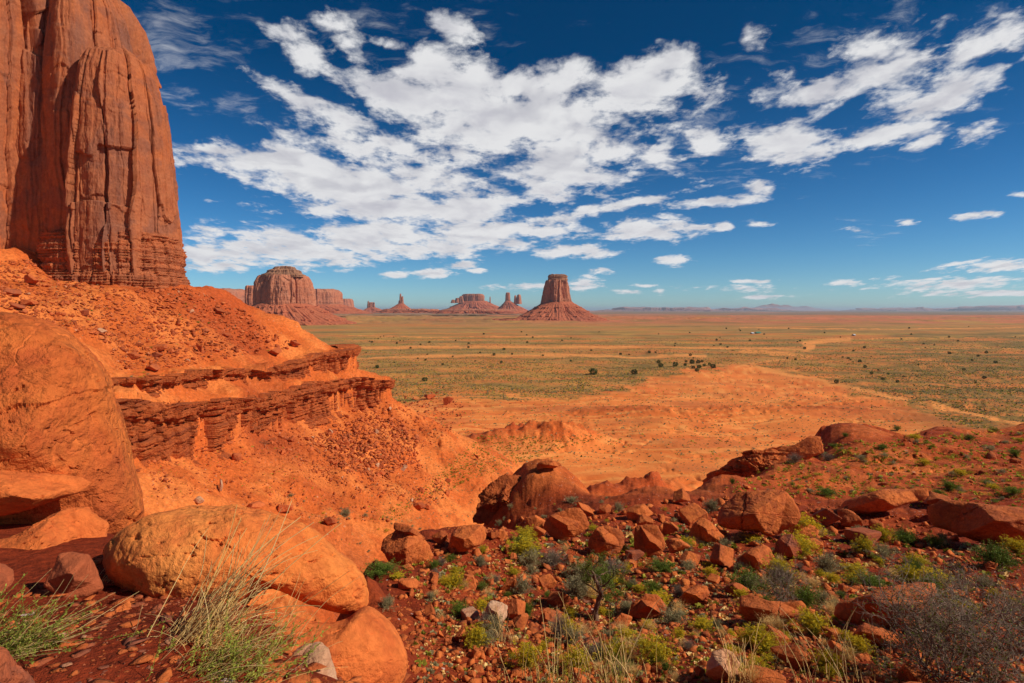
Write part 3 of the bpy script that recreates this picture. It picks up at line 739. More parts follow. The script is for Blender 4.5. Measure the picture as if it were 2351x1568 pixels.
def ledge(name, poly, ztop, zbot, n, m, seed, mat, label, lip=2.6, out=1.7, sc=1.0):
    x, y, nx, ny, s = curve_sample(poly, n)
    zt, zb = ztop(y) + 0.35, zbot(y) - 2.2
    rows = [-1.0, -0.4] + list(np.linspace(0, 1, m))
    Vv = np.empty((len(rows), n, 3))
    S = np.broadcast_to(s, (len(rows), n)); r = np.array(rows)[:, None]
    rc = np.clip(r, 0, 1)
    ck, _l, _r = cells1(s / (2.6 * sc) + .3 * fbm(s / 6, s * 0, oct=2, seed=seed + 61), seed + 62)
    zt = zt + sc * (1.1 * fbm(s / 11, s * 0 + 2, oct=3, seed=seed + 63) - 1.3 * np.maximum(hrand(ck, seed=seed + 64) - .55, 0) * 2)
    Z = zt + (zb - zt) * rc
    X0 = np.broadcast_to(x, S.shape); Y0 = np.broadcast_to(y, S.shape)
    body = 1.1 * fbm(S / 9, Z / 9, oct=3, seed=seed) * sc + 1.5 * sc * fbm(S / 17, Z * 0 + 9, oct=3, seed=seed + 65) - 1.0 * sc * (hrand(ck, seed=seed + 66) > .72)[None] * sstep(.5, .1, rc)
    gul = fbm(S / 13, Z * 0 + 5, oct=3, seed=seed + 1, ridged=True)
    body = body - 4.2 * sc * sstep(0.33, 0.50, gul) * sstep(0.0, 0.35, rc) ** .5
    body = body + jointed(S, Z, 2.4 * sc, 1.5 * sc, seed + 2, .8, crack=.13, hc=.35, deep=1.3)
    body = body + jointed(S, Z, 0.85 * sc, 0.22 * sc, seed + 12, 1.5, crack=.14)
    body = body + strata(Z, S, 1.5 * sc, 0.6 * sc, seed + 5) + strata(Z, S, 0.4 * sc, 0.34 * sc, seed + 6)
    body = body + 0.12 * fbm(S / .6, Z / .6, oct=3, seed=seed + 7)
    # hard cap overhangs, foot spreads out
    body = body + 1.4 * sc * sstep(0.30, 0.22, rc + .08 * fbm(S / 4, Z * 0, oct=2, seed=seed + 31)) + 2.0 * sc * sstep(0.85, 1.0, rc) ** 1.3
    off = out + body
    off = np.where(r < 0, off * (1 + r) + lip * r * 1.6, off)
    Vv[..., 0] = X0 + nx * off; Vv[..., 1] = Y0 + ny * off
    Vv[..., 2] = np.where(r < 0, Z + 0.12 * fbm(S / 2, Z + r * 3, oct=2, seed=seed) + 0.35 * r, Z + 0.10 * fbm(S / 1.5, r * 4 + Z * 0, oct=2, seed=seed + 8))
    o = mk(name, Vv.reshape(-1, 3), grid_faces(len(rows), n), mat)
    tag(o, label, 'cliff', 'layered ledges on the slope below the tower')
    return o
upl = [(-80,30),(-74,75),(-70,97),(-65,103),(-67,117),(-62,140),(-60.5,160),(-56,175),(-51,187),(-60,199),(-95,208),(-160,222)]
lol = [(-70,30),(-66,75),(-61.5,92),(-61,108),(-59.5,135),(-57,158),(-50.5,183),(-42,200),(-50,212),(-95,222)]
ledge('rock_ledge', upl, zU_top, zU_bot, 2200, 60, 201, M['ledge'], 'upper thin rim of dark red blocks that ends in a square-topped point above the valley', sc=0.75)
ledge('rock_ledge', lol, zL_top, zL_bot, 2600, 90, 231, M['ledge'], 'lower and taller band of layered red cliff with deep vertical clefts', sc=1.0)

def section(th, rx, ry, rot, seed, planes=14, p=18.0, jit=0.16):
    """faceted outline: a rounded polygon of random walls"""
    rs = np.random.RandomState(seed)
    a = (np.arange(planes) + rs.uniform(-.35, .35, planes)) / planes * 2 * math.pi
    h = 1 + rs.uniform(-jit, jit, planes)
    d = np.stack([np.cos(th - rot), np.sin(th - rot)], -1)
    nrm = np.stack([np.cos(a) / rx, np.sin(a) / ry], -1)
    k = np.linalg.norm(nrm, axis=1); nrm /= k[:, None]
    # support distance of the ellipse times jitter
    hs = np.sqrt((nrm[:, 0] * rx) ** 2 + (nrm[:, 1] * ry) ** 2) * h
    q_ = np.maximum(d @ nrm.T, 0) / hs
    return ((q_ ** p).sum(-1)) ** (-1 / p)

def body(name, cx, cy, rx, ry, rot, prof, n, m, seed, mat, unit, parent=None, joints=1.0, flute=1.0, strat=0.3, planes=14, lean=(0, 0), jit=.16, topnoise=0.0, cellh=0.16, hc=.3, slabs=.6):
    """a cliff-sided body. prof: (height, radius factor) pairs, closed at the top; unit: metres of one wall panel"""
    hh = np.array([p_[0] for p_ in prof], float); rr = np.array([p_[1] for p_ in prof], float)
    L = np.concatenate([[0], np.cumsum(np.hypot(np.diff(hh), np.diff(rr) * (rx + ry) / 2))])
    tt = np.linspace(0, L[-1], m)
    z = np.interp(tt, L, hh)[:, None]; rf = np.interp(tt, L, rr)[:, None]
    th = np.linspace(0, 2 * math.pi, n, endpoint=False)
    sec = section(th, rx, ry, rot, seed, planes, jit=jit)[None]
    per = (rx + ry) * math.pi
    TH = np.broadcast_to(th[None], (m, n)); Zb = np.broadcast_to(z, (m, n))
    Rm = (rx + ry) / 2
    cs, sn = np.cos(TH) * Rm, np.sin(TH) * Rm
    # flutes: ridged noise round the body, nearly constant with height
    fl = fbm(cs / (unit * 1.7), sn / (unit * 1.7), Zb / (unit * 9), oct=4, seed=seed + 1, ridged=True)
    big = fbm(cs / (unit * 4), sn / (unit * 4), Zb / (unit * 12), oct=3, seed=seed + 2)
    S = TH / (2 * math.pi) * round(per / unit) * unit
    jt = jointed(S, Zb, unit, 0.22 * unit * joints, seed + 3, cellh, crack=.05, hc=hc)
    jt2 = jointed(S + 40, Zb, unit * 0.36, 0.07 * unit * joints, seed + 23, max(cellh * 1.3, .14), crack=.07, hc=hc)
    st = strata(Zb, S, unit * 0.20, 0.10 * unit * strat, seed + 5) + strata(Zb, S, unit * .075, 0.04 * unit * strat, seed + 6)
    fine = fbm(cs / (unit * .25), sn / (unit * .25), Zb / (unit * .6), oct=4, seed=seed + 7) * 0.045 * unit
    jt0 = jointed(S + 11, Zb, unit * 2.1, 0.42 * unit * joints * slabs, seed + 43, cellh * .9, crack=.03, hc=.5, deep=.6)
    disp = unit * flute * (0.55 * (fl - 0.35) * 1.6 - 0.5 * sstep(0.40, 0.49, fl) + 0.5 * big) + jt0 + jt + jt2 + st + fine
    edge = sstep(.15, .9, rf) if slabs > .8 else np.clip(rf / .35, 0, 1)
    rad = np.maximum(sec * rf + disp * edge, 0.0)
    fr = np.clip((Zb - hh.min()) / (hh.max() - hh.min()), 0, 1)
    X = cx + lean[0] * fr + rad * np.cos(TH); Y = cy + lean[1] * fr + rad * np.sin(TH)
    Z = Zb + (fbm(X / unit, Y / unit, oct=4, seed=seed + 8) * topnoise * unit * sstep(hh.max() - unit * 1.5, hh.max(), Zb))
    Vv = np.stack([X, Y, Z], -1).reshape(-1, 3)
    Fc = grid_faces(m, n, True)
    return mk(name, Vv, Fc, mat, parent)

# ---- the tower on the left
tw = empty('sandstone_tower', (0, 0, 0))
tag(tw, 'huge sheer sandstone tower filling the left edge, split by a dark crack', 'rock tower')
def azp(px, D):
    u = (px - 512) / FPX; return D * u / math.hypot(1, u), D / math.hypot(1, u)
def zz(py, y): return (HOR - py) / FPX * y
# front right buttress
cx, cy = -113.0, 166.5
body('buttress', cx, cy, 14.5, 19.0, R(35), [(2, 1.03), (6, 1.03), (20, 1.04), (36, 1.0), (50, .94), (60, .87), (67, .79), (71.5, .66), (74.5, .42), (75.5, .0)], 760, 420, 303, M['tower'], 7.0, tw, joints=1.15, slabs=1.0, flute=.14, strat=.05, hc=.12, planes=8, jit=.14, lean=(-4.0, 1.5), topnoise=.3)
# main mass behind it, tall dome
body('rock_wall', -132.0, 177.5, 19.5, 24, R(30), [(0, 1.0), (30, 1.0), (60, .97), (78, .92), (90, .80), (97, .62), (101.5, .38), (103.5, .15), (104, 0)], 760, 420, 311, M['tower'], 8.0, tw, joints=1.1, slabs=1.0, flute=.12, strat=.05, hc=.12, planes=8, lean=(-3, 0), topnoise=.3)
# wall left of the crack
body('rock_wall', -160, 168.0, 25, 30, R(40), [(0, 1.0), (60, 1.0), (95, .97), (112, .9), (124, .7), (130, .4), (132, 0)], 820, 420, 324, M['tower'], 9.0, tw, joints=1.1, slabs=1.0, flute=.14, strat=.05, hc=.10, planes=12, topnoise=.3)
body('rock_wall', -215, 168, 36, 34, R(20), [(0, 1.0), (60, 1.0), (110, .95), (135, .8), (143, .5), (146, 0)], 500, 220, 335, M['tower'], 10.0, tw, joints=.9, flute=.4, strat=.05, hc=.1, planes=12, topnoise=.3)
# layered plinth under the right hand part
body('layered_base', -115.6, 166.3, 18.2, 22.6, R(35), [(-6, 1.10), (3, 1.08), (9, 1.04), (15, 1.0), (19, .96), (21.0, .93), (21.8, .80), (22, .0)], 1000, 200, 343, M['tower_base'], 3.6, tw, joints=1.1, flute=.35, strat=1.7, planes=13, cellh=.5)
body('layered_base', -126, 174.5, 20.0, 22.0, R(30), [(0, 1.1), (8, 1.06), (16, 1.0), (20, .97), (22.5, .90), (23, 0)], 800, 160, 353, M['tower_base'], 3.6, tw, joints=1.1, flute=.35, strat=1.5, planes=13, cellh=.5)

# ---- distant buttes
def talus(name, parent, cx, cy, ctx, cty, rin, rout, ryk, z0, z1, n, m, seed, mat, steps=((.42, .035), (.2, .04)), unit=30.0, conc=1.35, rot=0.0):
    """debris apron from the foot (radius rout round ctx,cty) up to the cliff (radius rin round cx,cy), with small ledges"""
    th = np.linspace(0, 2 * math.pi, n, endpoint=False)[None]
    t_ = np.linspace(0, 1, m)[:, None]
    H_ = z1 - z0
    r0 = section(th[0], rout, rout * ryk, rot, seed, 16, 6.0, jit=.07)[None]; r1 = section(th[0], rin, rin * ryk, rot, seed + 1, 12, 8.0, jit=.05)[None]
    w_ = t_ ** (1 / conc)
    rad = r0 * (1 - w_) + r1 * w_
    TH = np.broadcast_to(th, (m, n)); T = np.broadcast_to(t_, (m, n))
    cs, sn = np.cos(TH) * rout, np.sin(TH) * rout
    gul = fbm(cs / unit / 1.3, sn / unit / 1.3, T * 1.2, oct=5, seed=seed + 2, ridged=True)
    rad = rad + (gul - .35) * unit * 0.9 * np.sin(np.clip(T * 1.1, 0, 1) * math.pi) ** .7 + unit * .8 * fbm(cs / unit / 3, sn / unit / 3, T, oct=3, seed=seed + 3) * (1 - T)
    z_ = T.copy()
    for a, h_ in steps:
        j = 0.012 * fbm(cs / unit, sn / unit, oct=3, seed=seed + int(a * 100))
        pres = sstep(-.1, .2, fbm(cs / unit / 2, sn / unit / 2, oct=2, seed=seed + int(a * 100) + 5))
        z_ = z_ + h_ * pres * (sstep(a - 0.004, a + 0.004, T + j) - T)
        rad = rad + unit * .28 * pres * sstep(a - .03, a, T + j) * sstep(a + .012, a + .004, T + j) * (0.4 + hrand(np.floor(TH * rout / unit * 2.5).astype(np.int64), seed=seed))
    X = (ctx * (1 - T) + cx * T) + rad * np.cos(TH); Y = (cty * (1 - T) + cy * T) + rad * np.sin(TH)
    Z = z0 + H_ * z_ + fbm(X / unit * 2, Y / unit * 2, oct=4, seed=seed + 9) * unit * .07
    return mk(name, np.stack([X, Y, Z], -1).reshape(-1, 3), grid_faces(m, n, True), mat, parent)

def dsp(dx, y): return (dx / D2 - 512) / FPX * y      # wide-view column to x at distance y
def dz(dy, y): return (HOR - dy / D2) / FPX * y
# East-side butte: near the middle, cap on top
def mitten():
    y = 3080.0; o = empty('sandstone_butte', (dsp(1278, y), y, -60))
    tag(o, 'lone chimney-shaped butte with flat cap and wide debris cone, at mid valley', 'butte', 'buttes standing on the valley floor')
    mw = Matrix.Translation(o.location).inverted()
    ps = []
    cx = dsp(1278, y)
    z0, zc = -63, dz(684, y)
    ps.append(body('cliff', cx + 4, y, 74, 62, R(5), [(dz(700, y) - 12, 1.04), (dz(680, y), 1.0), (dz(660, y), .94), (dz(648, y), .88), (dz(643.5, y), .84), (dz(643, y), .5), (dz(642.5, y), 0)], 560, 170, 401, M['butte'], 34, None, joints=.9, flute=1.15, strat=.15, planes=7, jit=.1))
    ps.append(body('cap_rock', cx + 3, y, 49, 42, R(5), [(dz(645, y), .98), (dz(641, y), 1.0), (dz(636, y), .99), (dz(631, y), .96), (dz(630.2, y), .80), (dz(630, y), 0)], 400, 60, 405, M['cap'], 22, None, joints=.6, flute=.25, strat=1.2, planes=12, topnoise=.25))
    ps.append(talus('talus_slope', None, cx + 4, y, cx + 10, y - 30, 80, 345, .92, z0, dz(693, y), 760, 180, 411, M['talus'], steps=((.16, .03), (.3, .03), (.5, .03), (.72, .02)), unit=30, conc=1.4))
    ps.append(talus('lower_bench', None, cx - 160, y - 20, cx - 170, y - 30, 190, 470, .5, z0 - 2, dz(731, y), 500, 50, 417, M['talus'], steps=((.4, .1), (.75, .12)), unit=40, conc=1.2))
    for p_ in ps: p_.parent = o; p_.matrix_parent_inverse = mw
mitten()
def merrick():
    y = 2420.0; cx = dsp(651, y); o = empty('sandstone_butte', (cx, y, -60))
    tag(o, 'broad round-shouldered butte nearest the big tower, on a stepped red apron', 'butte', 'buttes standing on the valley floor')
    mw = Matrix.Translation(o.location).inverted(); ps = []
    ps.append(body('cliff', cx, y, 118, 120, R(10), [(dz(712, y), 1.03), (dz(690, y), 1.02), (dz(668, y), 1.0), (dz(648, y), .95), (dz(636, y), .86), (dz(633, y), .80), (dz(632.5, y), .5), (dz(632, y), 0)], 760, 190, 431, M['butte'], 36, None, joints=.9, flute=.8, strat=.15, planes=11, jit=.07))
    ps.append(body('cap_rock', cx + 8, y, 92, 92, R(10), [(dz(637, y), 1.02), (dz(631, y), .98), (dz(629, y), .86), (dz(624, y), .78), (dz(621, y), .70), (dz(619, y), .56), (dz(615, y), .50), (dz(613.5, y), .42), (dz(613, y), .2), (dz(612.8, y), 0)], 420, 90, 433, M['cap'], 20, None, joints=.7, flute=.3, strat=1.5, planes=12, topnoise=.3))
    ps.append(talus('talus_slope', None, cx, y, cx + 45, y, 124, 335, .95, -66, dz(697, y), 860, 180, 441, M['talus'], steps=((.10, .05), (.26, .06), (.62, .05), (.86, .02)), unit=32, conc=1.35))
    for p_ in ps: p_.parent = o; p_.matrix_parent_inverse = mw
merrick()
def far_butte(label, y, x0, x1, ytop, ybase, t0, t1, yfoot, seed, depth=1.0, cliff=None, unit=None, mat='butte', tmat='talus', extra=(), flute=.5, prof=None, name='sandstone_butte', cat='butte'):
    cx = dsp((x0 + x1) / 2, y); o = empty(name, (cx, y, -60))
    tag(o, label, cat, 'buttes standing on the valley floor' if cat != 'mesa' else 'long mesas along the horizon')
    mw = Matrix.Translation(o.location).inverted()
    rx = (dsp(x1, y) - dsp(x0, y)) / 2
    unit = unit or max(rx * .35, 16)
    zt, zb = dz(ytop, y), dz(ybase, y)
    Hh = zt - zb
    prof = prof or [(-.25, 1.05), (.2, 1.02), (.7, .98), (.9, .94), (.97, .88), (1.0, .6), (1.001, 0)]
    ps = [body('cliff', cx, y, rx, rx * depth, 0, [(zb + a * Hh, b) for a, b in prof], 300, 80, seed, M[mat], unit, None, joints=.8, flute=flute, strat=.2, planes=12, jit=.08, topnoise=.12)]
    for k, (a0, a1, at, ab) in enumerate(extra):
        ex = dsp((a0 + a1) / 2, y); er = (dsp(a1, y) - dsp(a0, y)) / 2
        h2 = dz(at, y) - dz(ab, y); b2 = dz(ab, y)
        ps.append(body('pinnacle', ex, y - rx * .2, er, er * 1.2, 0, [(b2 - h2 * .3, 1.3), (b2 + h2 * .3, 1.05), (b2 + h2 * .85, .8), (b2 + h2, .5), (b2 + h2 * 1.001, 0)], 80, 50, seed + 40 + k, M[mat], er * .45, None, joints=.6, flute=.2, strat=.2, planes=8))
    tr = (dsp(t1, y) - dsp(t0, y)) / 2; tc = dsp((t0 + t1) / 2, y)
    ps.append(talus('talus_slope', None, cx, y, tc, y, rx * 1.08, tr, min(1, max(depth, .35)), dz(yfoot, y) - 4, zb + Hh * .06, 360, 70, seed + 5, M[tmat], unit=max(tr * .09, 14), conc=1.35, rot=0))
    for p_ in ps: p_.parent = o; p_.matrix_parent_inverse = mw
    return o
sh = [(-.25, 1.0), (.3, 1.0), (.8, .98), (.86, .93), (.92, .9), (.985, .84), (1.0, .7), (1.001, 0)]
far_butte('long flat mesa seen between the tower and the round butte', 5200, 380, 566, 663, 699, 330, 600, 722, 501, .5, unit=75, prof=sh)
far_butte('narrow dark block touching the left side of the round butte', 3300, 566, 600, 656, 702, 545, 640, 728, 509, 1.2, unit=40)
far_butte('flat-topped mesa emerging from behind the right side of the round butte', 4600, 640, 788, 664, 701, 600, 880, 719, 517, .5, unit=60, prof=sh)
far_butte('small pale mesa behind the right end of the flat mesa', 8200, 740, 812, 686, 705, 700, 850, 716, 525, .6, unit=70)
far_butte('stubby forked butte at the left of the two small far spires', 8600, 846, 861, 694, 706, 815, 905, 716, 531, .6, unit=30, extra=((844, 848, 691, 703), (857, 861, 694, 703)))
far_butte('solitary thin spire on a cone, right of the forked butte', 6400, 915, 927, 690, 697, 868, 968, 718, 541, .7, unit=26, extra=((917.5, 922, 674, 693), (922, 926.5, 680, 693)))
far_butte('wide castle-like butte on a broad rise left of the twin pillars', 8000, 1062, 1116, 675, 692, 1000, 1190, 714, 551, .6, unit=60, extra=((1036, 1046, 688, 694), (1046, 1056, 684, 693), (1054, 1066, 680, 692), (1124, 1127, 681, 694)), prof=sh)
far_butte('twin pillars of rock on one mound just left of the capped butte', 7200, 1160, 1172, 671.5, 692, 1120, 1232, 716, 571, .8, unit=26, prof=[(-.25, 1.08), (.3, .98), (.8, .9), (.95, .86), (1, .6), (1.001, 0)], extra=((1180, 1186, 678, 693), (1186, 1197, 676, 693)))
far_butte('low broken bench in front of the far left spires', 5600, 880, 1010, 709.5, 712, 820, 1160, 717, 581, .3, unit=60, name='rock_bench', cat='low mesa')
far_butte('low red bench below the castle-like butte and twin pillars', 5200, 1010, 1190, 710.5, 713, 960, 1260, 719, 587, .3, unit=60, name='rock_bench', cat='low mesa')
for i, (lab, y, x0, x1, yt, yb, t0, t1) in enumerate([
        ('pale banded mesa on the horizon just right of the capped butte', 26000, 1392, 1640, 706.3, 711, 1340, 1700),
        ('low purple mesa on the horizon at centre right', 30000, 1630, 1800, 708.6, 711, 1600, 1850),
        ('tiny pointed mesa on the horizon left of the long bluish mesa', 30000, 2098, 2128, 704.5, 709, 2070, 2160),
        ('thin bluish mesa reaching along the horizon at right', 34000, 1960, 2230, 708.2, 711, 1900, 2300),
        ('long high bluish mesa at the far right of the horizon', 30000, 2190, 2560, 703.6, 710, 2150, 2700)]):
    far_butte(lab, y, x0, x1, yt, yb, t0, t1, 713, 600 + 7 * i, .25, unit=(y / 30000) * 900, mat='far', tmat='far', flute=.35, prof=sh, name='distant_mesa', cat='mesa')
# faint mountain beyond the mesas
def mountain():
    y = 60000.0; n = 160; m = 24
    u_ = np.linspace(-1, 1, n)[None]; v_ = np.linspace(-1, 1, m)[:, None]
    cx = dsp(1790, y); wx = dsp(1900, y) - dsp(1680, y)
    hgt = (1 - np.abs(u_) ** 1.5) * (1 - v_ ** 2) * (0.75 + 0.5 * fbm(u_ * 4 + v_ * 0, v_ * 2 + u_ * 0, oct=4, seed=700))
    X = cx + u_ * wx * .5 + v_ * 0; Y = y + v_ * 4000 + u_ * 0; Z = -70 + np.maximum(hgt, 0) * (dz(697, y) + 60)
    tag(mk('distant_mountain', np.stack([X, Y, Z], -1).reshape(-1, 3), grid_faces(m, n), M['far']), kind='structure')
mountain()

# ---- air
hz = bpy.data.meshes.new('haze')
bmh = bmesh.new(); bmesh.ops.create_cube(bmh, size=1.0)
for v in bmh.verts:
    v.co = Vector((v.co.x * 120000, v.co.y * 120000 + 25000, -75 if v.co.z < 0 else 260.0))
bmh.to_mesh(hz); bmh.free()
ho = bpy.data.objects.new('haze', hz); COL.objects.link(ho); tag(ho, kind='stuff')
hm = bpy.data.materials.new('haze_air'); hm.use_nodes = True; hm.node_tree.nodes.clear()
pv = hm.node_tree.nodes.new('ShaderNodeVolumePrincipled'); mo = hm.node_tree.nodes.new('ShaderNodeOutputMaterial')
hm.node_tree.links.new(pv.outputs[0], mo.inputs['Volume'])
pv.inputs['Color'].default_value = (0.72, 0.84, 1.0, 1); pv.inputs['Density'].default_value = 0.000022; pv.inputs['Anisotropy'].default_value = 0.2
hz.materials.append(hm)
# ================================================================== ROCKS
_ico = {}
def ico(l):
    if l not in _ico:
        b = bmesh.new(); bmesh.ops.create_icosphere(b, subdivisions=l, radius=1.0)
        b.verts.ensure_lookup_table()
        _ico[l] = (np.array([v.co[:] for v in b.verts]), np.array([[v.index for v in f.verts] for f in b.faces])); b.free()
    return _ico[l]
def rock_shape(seed, lv=4, planes=16, p=40.0, jit=.25, asp=(1, .8, .7), rough=.05, layers=0.0):
    d, F = ico(lv); rs = np.random.RandomState(seed)
    nn = rs.normal(size=(planes, 3)); nn /= np.linalg.norm(nn, axis=1)[:, None]
    hh = 1 + rs.uniform(-jit, jit, planes)
    extra = np.array([[0, 0, 1], [0, 0, -1], [1, 0, .1], [-1, .1, 0], [0, 1, 0], [.1, -1, .15]], float); extra /= np.linalg.norm(extra, axis=1)[:, None]
    Qm, _r = np.linalg.qr(rs.normal(size=(3, 3))); extra = (extra @ Qm)[rs.permutation(6)[:5]]
    nn = np.concatenate([nn, extra]); hh = np.concatenate([hh, 1 + rs.uniform(-jit * .6, jit * .3, 5)])
    q_ = np.maximum(d @ nn.T, 0) / hh
    r = (q_ ** p).sum(1) ** (-1 / p)
    V = d * r[:, None]
    o = seed * 3.7
    r2 = 1 + rough * (fbm(V[:, 0] * 1.6 + o, V[:, 1] * 1.6, V[:, 2] * 1.6, oct=5, seed=seed, rough=.6) * 1.6)
    if layers: r2 = r2 + layers * (np.abs(((V[:, 2] * 4.5 + V[:, 0] * .6) % 1) - .5) - .25) * .25
    V = V * r2[:, None]
    V = V * np.array(asp)
    V /= np.abs(V).max(0)[0]
    return V, F
PROTO = []
for i in range(12):
    asp = [(1, .85, .75), (1, .8, .55), (1, .9, .85), (1, .7, .45), (1, .8, .95), (1, .6, .7), (1, .9, .35), (1, .75, .6)][i % 8]
    V, F = rock_shape(900 + i, 5, 5 + i % 4, 110, .38, asp, .028, .05 if i % 3 == 0 else 0)
    PROTO.append([mk('rock_shape', V, F, M[m_], link=False) for m_ in ('rock', 'rockfar', 'darkrock', 'palerock')])
ROUND = []
for i in range(4):
    V, F = rock_shape(950 + i, 5, 12, 16, .30, [(1, .8, .72), (1, .85, .6), (1, .9, .8), (1, .8, .66)][i], .07)
    ROUND.append([mk('rock_shape', V, F, M[m_], link=False) for m_ in ('rock', 'rockfar', 'slabred', 'palerock')])
rk = random.Random(5)
def place_rock(me, dx, dyb, wd, hd, label, group=None, name='boulder', cat='boulder', ymin=1.5, tilt=0.15, rz=None, sink=.22, pos=None, depth=1.0):
    p_ = dhit([dx], [dyb], ymin)[0] if pos is None else pos
    y = p_[1]; s = wd / D2 / FPX * y / 2
    zr = max(abs(v.co.z) for v in me.vertices) if False else ZR.setdefault(me.name, max(abs(v.co.z) for v in me.vertices))
    hh = hd / D2 / FPX * y / (2 * zr) / (1 - sink * .5) * (0.92)
    o = bpy.data.objects.new(name, me); COL.objects.link(o)
    o.scale = (s, s * depth, hh)
    o.location = (p_[0], y + s * .45, p_[2] + hh * zr * (1 - sink))
    o.rotation_euler = (rk.uniform(-tilt, tilt), rk.uniform(-tilt, tilt), rk.uniform(0, 6.28) if rz is None else rz)
    tag(o, label, cat, group)
    return o
ZR = {}
# ---- hand placed boulders: wide-view column, row of the foot, width, height, prototype, roundness, material, label
HB = [
 (1010,1250,42,30,3,0,0,'small block leaning on the left of the flat-topped wedge boulder'),
 (1133,1240,28,20,1,0,0,'small stone at the right end of the flat-topped wedge boulder'),
 (1228,1216,54,34,3,0,0,'low tilted block just left of the big rounded boulder below the knoll'),
 (1461,1288,44,24,1,0,2,'small two-toned block lying between the two tall boulders'),
 (1470,1196,60,40,0,1,0,'broad rock behind the squarish tall boulder'),
 (1537,1232,46,44,5,0,0,'pointed rock right behind the squarish tall boulder'),
 (1486,1212,52,24,6,0,0,'flat rock between the tall squarish boulder and the broad rock behind it'),
 (1556,1270,60,30,1,1,0,'low smooth rock right of the squarish tall boulder'),
 (1185,1428,52,54,2,0,0,'dark red rock touching the right of the pale squarish rock'),
 (1112,1452,46,34,5,0,0,'triangular rock at the foot of the pale squarish rock'),
 (1058,1476,32,26,0,0,0,'small block left of the triangular rock'),
 (1074,1334,40,22,3,0,0,'low rock among yellow brush, left of the slope of small shrubs'),
 (1256,1352,42,26,1,0,0,'low brown rock left of the grey twiggy bush'),
 (1570,1163,50,36,0,0,0,'dark split rock at the left end of the rocky rim'),
 (1453,1308,38,26,5,0,0,'small pointed rock in front of the two-toned block'),
 (1307,1296,26,24,1,1,0,'round stone behind the grey twiggy bush'),
 (1594,1208,62,44,1,0,0,'rounded block behind the pyramid-shaped rock'),
 (1904,1214,76,52,0,0,2,'split dark rock left of the long tilted slab'),
 (1957,1214,64,42,1,1,0,'hollowed rock below the left end of the long tilted slab'),
 (2170,1165,70,26,6,0,0,'flat stone lying on top of the massive outcrop block'),
 (1856,1243,72,36,1,1,0,'smooth low rock behind the dark upright rock'),
 (1994,1258,72,46,1,0,2,'dark cracked rock right of centre below the long slab'),
 (1660,1303,58,54,2,0,0,'round-backed block left of the boulder with a bright triangular face'),
 (1794,1492,62,40,6,0,0,'curved plate beside the yellow brush at lower right'),
 (1842,1542,116,44,3,0,0,'long low rock behind the dry stalks at the bottom'),
 (1772,1584,96,34,1,1,0,'smooth rock cut off by the bottom edge'),
 (1920,1472,46,26,1,0,0,'small rock left of the long rock under the slab'),
 (1973,1304,32,28,5,0,0,'thin leaning rock in the grass right of centre'),
 (1945,1362,28,18,1,0,0,'small rock left of the tiny orange pyramid'),
 (1972,1360,24,17,5,0,0,'tiny orange pyramid behind the largest foreground slab'),
 (1870,1262,40,22,1,0,0,'small rock right of the dark upright rock'),
 (1520,1300,30,18,3,0,0,'flat stone in the brush below the squarish tall boulder'),
 (960,1174,34,24,2,0,1,'brown rock group member in the gully, the widest'),
 (982,1172,16,20,5,0,1,'thin upright rock beside the brown rock in the gully'),
 (969,1134,18,20,5,0,1,'leaning rock standing alone on the gully floor'),
 (1097,1057,20,13,4,0,1,'isolated square block on the pale flat beyond the gully'),
 (504,1134,34,30,4,0,3,'larger of two pale rocks above the smooth foreground boulder'),
 (453,1158,28,18,1,1,3,'smaller and rounder of two pale rocks above the smooth foreground boulder'),
 (651,1180,40,24,1,0,1,'flat-faced brown rock, right of the two pale rocks'),
 (581,1170,46,18,6,0,1,'low brown slab showing over the smooth foreground boulder'),
 (757,1209,30,26,2,0,1,'dark block next to the grey bush on the slope'),
 (62,651,48,24,3,0,1,'largest slab in the debris under the tower'),
 (27,680,36,20,6,0,2,'dark plate in the debris at the left edge'),
 (60,703,30,18,1,0,1,'orange block below the dark plate under the tower'),
 (38,711,32,15,6,0,2,'pair-like dark slab just above the weathered boulder'),
 (188,722,36,17,3,0,2,'dark slab low in the debris under the tower'),
 (363,806,32,18,1,0,1,'block on top of the stone heap above the ledge'),
 (356,821,30,14,3,0,2,'dark stone under the block of the heap above the ledge'),
 (300,824,38,17,6,0,1,'split slab left of the stone heap above the ledge'),
 (347,851,38,17,1,1,1,'rounded rock at the rim below the stone heap'),
 (460,818,40,31,4,0,1,'tall angular block standing at the middle of the bench above the ledge'),
 (499,722,27,19,0,0,1,'reddish block high on the slope right of the tower foot'),
 (629,819,34,26,0,0,1,'cube-like block near the square-topped point'),
 (674,798,28,19,0,0,1,'shadowed block at the foot of the slope near the point'),
 (632,779,13,18,5,0,1,'small upright fin on the slope above the point'),
 (1025,931,32,28,5,0,1,'upright dark rock crowning the debris at the toe of the slope'),
 (987,917,28,15,1,0,1,'flat rock left of the upright rock at the toe of the slope'),
 (541,1058,26,18,2,1,1,'crumbling red lump low on the slope under the cliff band'),
]
for dx, dy, wd, hd, pi_, rd, mt, lab in HB:
    me = (ROUND if rd else PROTO)[pi_ % (4 if rd else 12)][mt if not (rd and mt == 2) else 0]
    place_rock(me, dx, dy, wd, hd, lab, 'boulders strewn over the slopes', ymin=(6 if dx > 880 else 12), rz=rk.uniform(-.35, .35) + (math.pi if rk.random() < .5 else 0), depth=rk.uniform(.85, 1.1))

